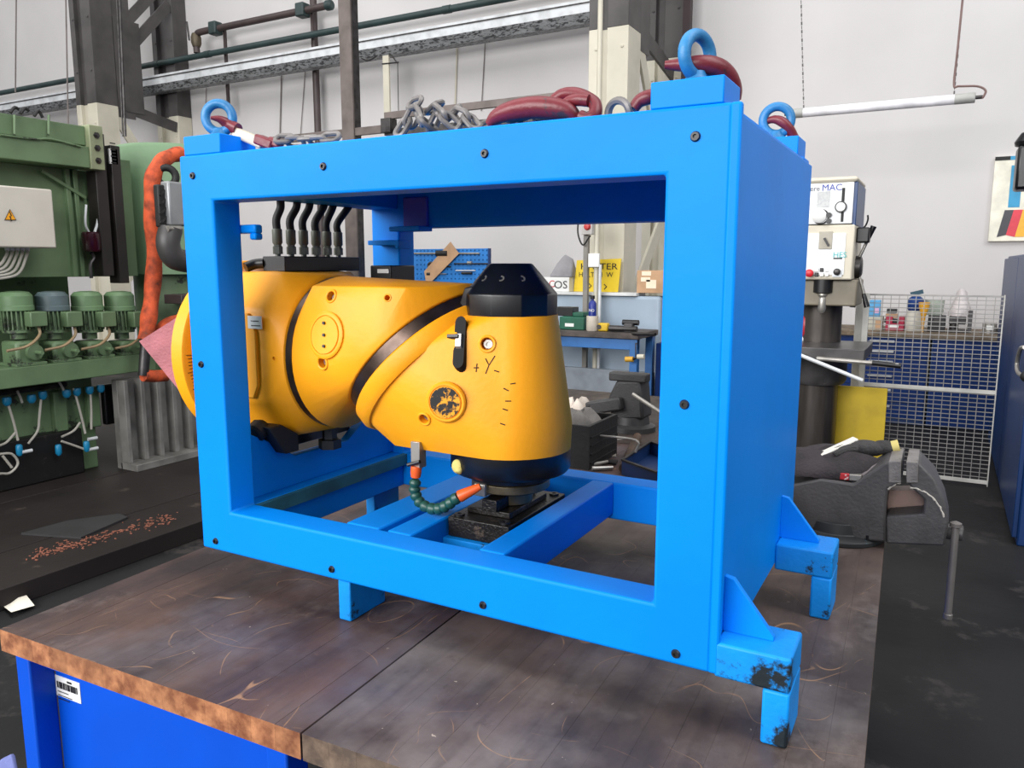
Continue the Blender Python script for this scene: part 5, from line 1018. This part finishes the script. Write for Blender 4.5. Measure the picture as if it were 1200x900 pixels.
# posts and pipe in front of the ledge
pp_ = thing('service_post', 'grey steel strut and cream pipe carrying a red switch before the column', 'post', (pY(690, 400, 7.1).x, 7.1, 0))
a, c = pY(683.5, 300, 7.1), pY(688.5, 300, 7.1); MB().box(a.x, c.x, 7.1, 7.15, 0, pY(685, 190, 7.1).z).build('strut', mat('strut_grey', (132, 128, 122), .5), pp_)
MB().tube([(pY(699, 300, 7.12).x, 7.12, 0), (pY(699, 300, 7.12).x, 7.12, 8.4)], .024, 12).build('pipe', CREAM, pp_); MB().tube([(pY(703, 330, 7.1).x, 7.1, 0), (pY(703, 330, 7.1).x, 7.1, pY(703, 310, 7.1).z)], .016, 10).build('conduit', GALV, pp_)
sx0, sx1 = pY(682.5, 268, 7.06), pY(695, 255, 7.06); sz0 = pY(690, 275, 7.06).z
sw = MB().box(sx0.x, sx1.x, 7.04, 7.1, sz0, pY(690, 257, 7.06).z).build('switch_box', mat('switch_grey', (186, 182, 178), .5), pp_, bevel=.005)
p = pY(688.5, 265.5, 7.04); MB().lathe(p, (0, -1, 0), [(.034, 0), (.034, .012), (.028, .016), (.026, .03), (.01, .032)], 20).build('rotary_knob', mat('knob_red', (186, 44, 44), .4), sw)
MB().tube(bez([pY(679, 250, 7.05), pY(677, 270, 7.05), pY(680, 283, 7.05), pY(684, 287, 7.05), pY(689, 280, 7.05), pY(692, 276, 7.05)], 5), .008, 7).build('cable', RUB, pp_)
MB().box(*pYbox(689, 297, 702, 313, 7.07, .03)).build('junction_box', PLAST, pp_, bevel=.004)
# boxes on the ledge
wx = thing('white_carton', 'white carton with black letters on the ledge beside the yellow sign', 'box', pY(655, 343, LY + .05))
a, c = pY(641, 343, LY + .02), pY(667, 325, LY + .02); MB().box(a.x - .1, c.x, LY + .02, LY + .22, lz + .001, c.z).build('carton_body', PLAST, wx, bevel=.003)
text('OS', 'carton_lettering', INK, wx, pY(649, 334, LY + .018), .11, EX, EZ, sx=1.1); text('C', 'carton_lettering', mat('letter_red', (190, 40, 50), .5), wx, pY(643, 333, LY + .018), .10, EX, EZ)
cz = c.z + .001; rgx = thing('grey_rag_pile', 'folded grey cloth lying on the white lettered carton', 'cloth', (((a.x + c.x) / 2), LY + .12, cz))
MB().hull([(pY(644, 324, LY + .05).x, LY + .03, cz), (pY(671, 324, LY + .05).x, LY + .03, cz), (pY(644, 324, LY + .05).x, LY + .2, cz), (pY(671, 324, LY + .05).x, LY + .2, cz), (pY(662, 298, LY + .1).x, LY + .1, pY(662, 297, LY + .1).z), (pY(652, 310, LY + .05).x, LY + .06, pY(652, 308, LY + .05).z), (pY(672, 304, LY + .1).x, LY + .1, pY(672, 303, LY + .1).z)]).build('cloth_fold', mat('grey_cloth', (150, 148, 152), .85, bump=.6), rgx, bevel=.015)
kx = thing('cardboard_box', 'brown cardboard box with pale stickers at the end of the ledge', 'box', pY(762, 343, LY + .04))
a, c = pY(746, 342, LY + .03), pY(790, 317, LY + .03); MB().box(a.x, c.x, LY + .03, LY + .24, lz + .001, c.z).build('carton_body', CARD, kx, bevel=.003)
for q in ((752, 318, 763, 323), (751, 325, 762, 330), (757, 328, 769, 338)): MB().box(*pYbox(*q, LY + .027, .002)).build('sticker', mat('cream_sticker', (240, 222, 196), .7), kx)
# pegboard bench
BY = 6.5; bz = pY(740, 391, BY).z
bx1 = pY(748, 395, BY).x
wb2 = thing('rear_workbench', 'blue steel workbench with dark worn top behind the yellow head', 'workbench', (bx1 - .7, BY + .3, 0))
MB().box(-5.0, bx1, BY, BY + .55, bz - .05, bz).build('bench_top', wood('rear_top', (62, 56, 54), (92, 84, 80), (80, 74, 70), 10., .5, 0, False), wb2, bevel=.004)
for x in (-4.9, bx1 - .09):
    for y in (BY + .03, BY + .45): MB().box(x, x + .07, y, y + .07, 0, bz - .05).build('leg', mat('rear_bench_blue', (50, 110, 176), .45), wb2, bevel=.004)
MB().box(-4.9, bx1 - .02, BY + .04, BY + .08, bz - .15, bz - .05).build('apron', MATS['rear_bench_blue'], wb2, bevel=.004); MB().box(-4.9, bx1 - .02, BY + .49, BY + .53, .2, .55).build('back_panel', mat('panel_grey', (150, 158, 168), .5), wb2)
dcx = pY(770, 450, 6.9).x
o = MB().box(bx1 + .03, pY(800, 450, 6.9).x, 6.9, 7.24, 0, pY(765, 402, 6.9).z).build('blue_cabinet', DRB, bevel=.006); tag(o, 'small blue steel cabinet beside the rear workbench', 'cabinet')
def onb(px, dy=.15): p = pY(px, 388, BY + dy); p.z = bz; return p
p = onb(668); g = thing('green_case', 'green plastic machine case with paper tag on the rear workbench', 'case', p)
GC = mat('case_green', (22, 92, 70), .45); x0_, x1_ = pY(657, 380, BY + .15).x, pY(686, 380, BY + .15).x; zt_ = pY(670, 366, BY + .15).z
MB().box(x0_, x1_, BY + .12, BY + .34, bz + .001, bz + (zt_ - bz) * .75).build('case_body', GC, g, bevel=.008); MB().box(x0_ + .12, x1_ - .02, BY + .15, BY + .3, bz + (zt_ - bz) * .75, zt_).build('case_top', GC, g, bevel=.008); MB().box(x0_ + .06, x0_ + .15, BY + .116, BY + .1195, bz + .03, bz + .06).build('tag', PLAST, g)
MB().box(x0_ - .1, x0_ + .1, BY + .2, BY + .34, bz + (zt_ - bz) * .75, pY(660, 360, BY + .2).z).build('black_lid', BLK, g, bevel=.004)
p = onb(694, .1); g = thing('cleaner_bottle', 'cleaner bottle with dark blue label and cap on the rear workbench', 'bottle', p); zb2 = pY(694, 346, BY + .1).z; hb_ = zb2 - bz
MB().lathe(p + EZ * .001, EZ, [(.048, 0), (.054, .01), (.054, hb_ * .42)], 20).build('bottle_base', mat('hand_paste', (206, 196, 182), .6, spots=.4, spot_col=(160, 140, 120)), g); MB().lathe(p + EZ * hb_ * .421, EZ, [(.036, 0), (.036, hb_ * .35), (.022, hb_ * .42), (.012, hb_ * .43), (.012, hb_ * .5)], 18).build('label_sleeve', mat('label_navy', (24, 44, 132), .4), g); MB().lathe(p + EZ * hb_ * .9, EZ, [(.02, 0), (.02, .03)], 12).build('cap', BLK, g)
text('NO', 'bottle_lettering', PLAST, g, p + Vector((-.022, -.038, hb_ * .58)), .035, EX, EZ)
p = onb(707, .12); g = thing('tape_measure', 'small yellow measuring tool on the rear workbench by the bottle', 'measure', p); MB().box(p.x - .045, p.x + .05, BY + .09, BY + .16, bz + .001, bz + .075).build('case', mat('tool_yellow', (214, 176, 40), .45), g, bevel=.012); MB().lathe((p.x - .03, BY + .088, bz + .04), (0, -1, 0), [(.022, 0), (.022, .006)], 16).build('dial', DSTEEL, g)
MB().cyl(pY(741, 391, BY + .02), pY(768, 392, BY - .10), .018, .014, 12).build('lever', DSTEEL, wb2)
p = onb(733, .1); g = thing('hand_grinder', 'dark hand tool lying at the end of the rear workbench', 'tool', p); MB().cyl((p.x - .16, BY + .12, bz + .03), (p.x + .10, BY + .12, bz + .03), .028, n=14).build('body', DSTEEL, g); MB().cyl((p.x - .05, BY + .16, bz + .085), (p.x + .1, BY + .16, bz + .085), .025, n=12).build('grip', BLK, g); MB().box(p.x - .02, p.x + .06, BY + .1, BY + .18, bz + .001, bz + .08).build('head', CAST, g, bevel=.008)
hv = thing('hanging_clamp', 'small clamp with yellow and cream grips hanging under the rear bench end', 'clamp', pY(742, 424, BY - .06)); MB().cyl(pY(733, 421, BY - .06), pY(742, 421, BY - .06), .024, n=12).build('yellow_grip', mat('grip_amber', (210, 160, 50), .5), hv); MB().cyl(pY(747, 418, BY - .06), pY(755, 418, BY - .06), .022, n=12).build('cream_grip', CREAM, hv); MB().cyl(pY(742, 421, BY - .06), pY(748, 418, BY - .06), .01, n=8).build('bar', BLK, hv); MB().tube([pY(745, 420, BY - .06), pY(745, 402, BY - .03), (pY(745, 402, BY).x, BY + .035, bz - .09)], .006, 6).build('hook', DSTEEL, hv)
# pegboard with tools
GY = 7.15
pg = thing('pegboard', 'blue perforated tool board standing behind the yellow head', 'pegboard', pY(530, 330, GY))
a, c = pY(470, 345, GY), pY(574, 291, GY); x0, x1, z0, z1 = a.x, c.x, a.z - .1, c.z
PB = mat('peg_blue', (40, 122, 200), .45); bd = MB(); pt_, hw = .05, .007     # punched front sheet with real square holes, closed back sheet
nx, nz = int((x1 - x0) / pt_), int((z1 - z0) / pt_)
zr = [z0 + .03 + j * pt_ for j in range(nz)]; xr_ = [x0 + .03 + i * pt_ for i in range(nx)]
for za, zb3 in zip([z0] + [z + hw for z in zr], [z - hw for z in zr] + [z1]): bd.box(x0, x1, GY, GY + .006, za, zb3)
for z in zr:
    for xa_, xb_ in zip([x0] + [x + hw for x in xr_], [x - hw for x in xr_] + [x1]): bd.box(xa_, xb_, GY, GY + .006, z - hw, z + hw)
bd.build('board', PB, pg, smooth=10); MB().box(x0, x1, GY + .02, GY + .024, z0, z1).build('back_sheet', PB, pg)
for za, zb3 in ((z0, z0 + .01), (z1 - .01, z1)): MB().box(x0, x1, GY + .006, GY + .02, za, zb3).build('frame_strip', PB, pg)
MB().box(x1 - .015, x1 + .004, GY - .015, GY + .02, z0, z1).build('edge', DBLUE, pg)
o = MB().hull([pY(497, 318, GY - .03), pY(528, 283, GY - .03), pY(538, 297, GY - .03), pY(500, 336, GY - .03), pY(497, 318, GY - .02), pY(528, 283, GY - .02), pY(538, 297, GY - .02), pY(500, 336, GY - .02)]).build('cardboard_strip', CARD); tag(o, 'tan cardboard strip leaning on the blue pegboard', 'cardboard')
def tool(name, lb, cat, parts):
    t = thing(name, lb, cat, parts[0][1]); 
    for (n_, p0, p1, r, m) in parts: MB().cyl(p0, p1, r, n=10).build(n_, m, t)
gp = lambda px, py: pY(px, py, GY - .012)
tool('tap_wrench', 'long tap wrench with thick dark centre on the blue pegboard', 'wrench', [('bar', gp(484, 297), gp(562, 297), .010, STEEL), ('centre_body', gp(512, 297), gp(525, 297), .035, RUB)])
t = thing('ring_wrench', 'round headed die stock over the tan cardboard strip', 'wrench', gp(505, 312)); MB().torus(gp(505, 311.5), (0, 1, 0), .032, .016, 20, 8).build('ring_head', DSTEEL, t); MB().cyl(gp(510, 312), gp(528, 312.5), .009, n=8).build('shaft', BLK, t)
tool('thin_wrench', 'slim tap wrench with small centre on the pegboard', 'wrench', [('bar', gp(532, 309), gp(572, 309), .007, DSTEEL), ('centre_body', gp(548, 308), gp(553, 308), .018, STEEL)])
tool('small_wrench', 'small double tap wrench low on the pegboard', 'wrench', [('bar', gp(534, 317), gp(557, 317), .007, GALV), ('centre_body', gp(541, 320), gp(553, 320), .014, DSTEEL)])
tool('short_wrench', 'short dark die holder at the lower end of the cardboard strip', 'wrench', [('head', gp(501, 321), gp(505, 321), .024, DSTEEL), ('bar', gp(505, 321), gp(523, 321), .006, STEEL)])
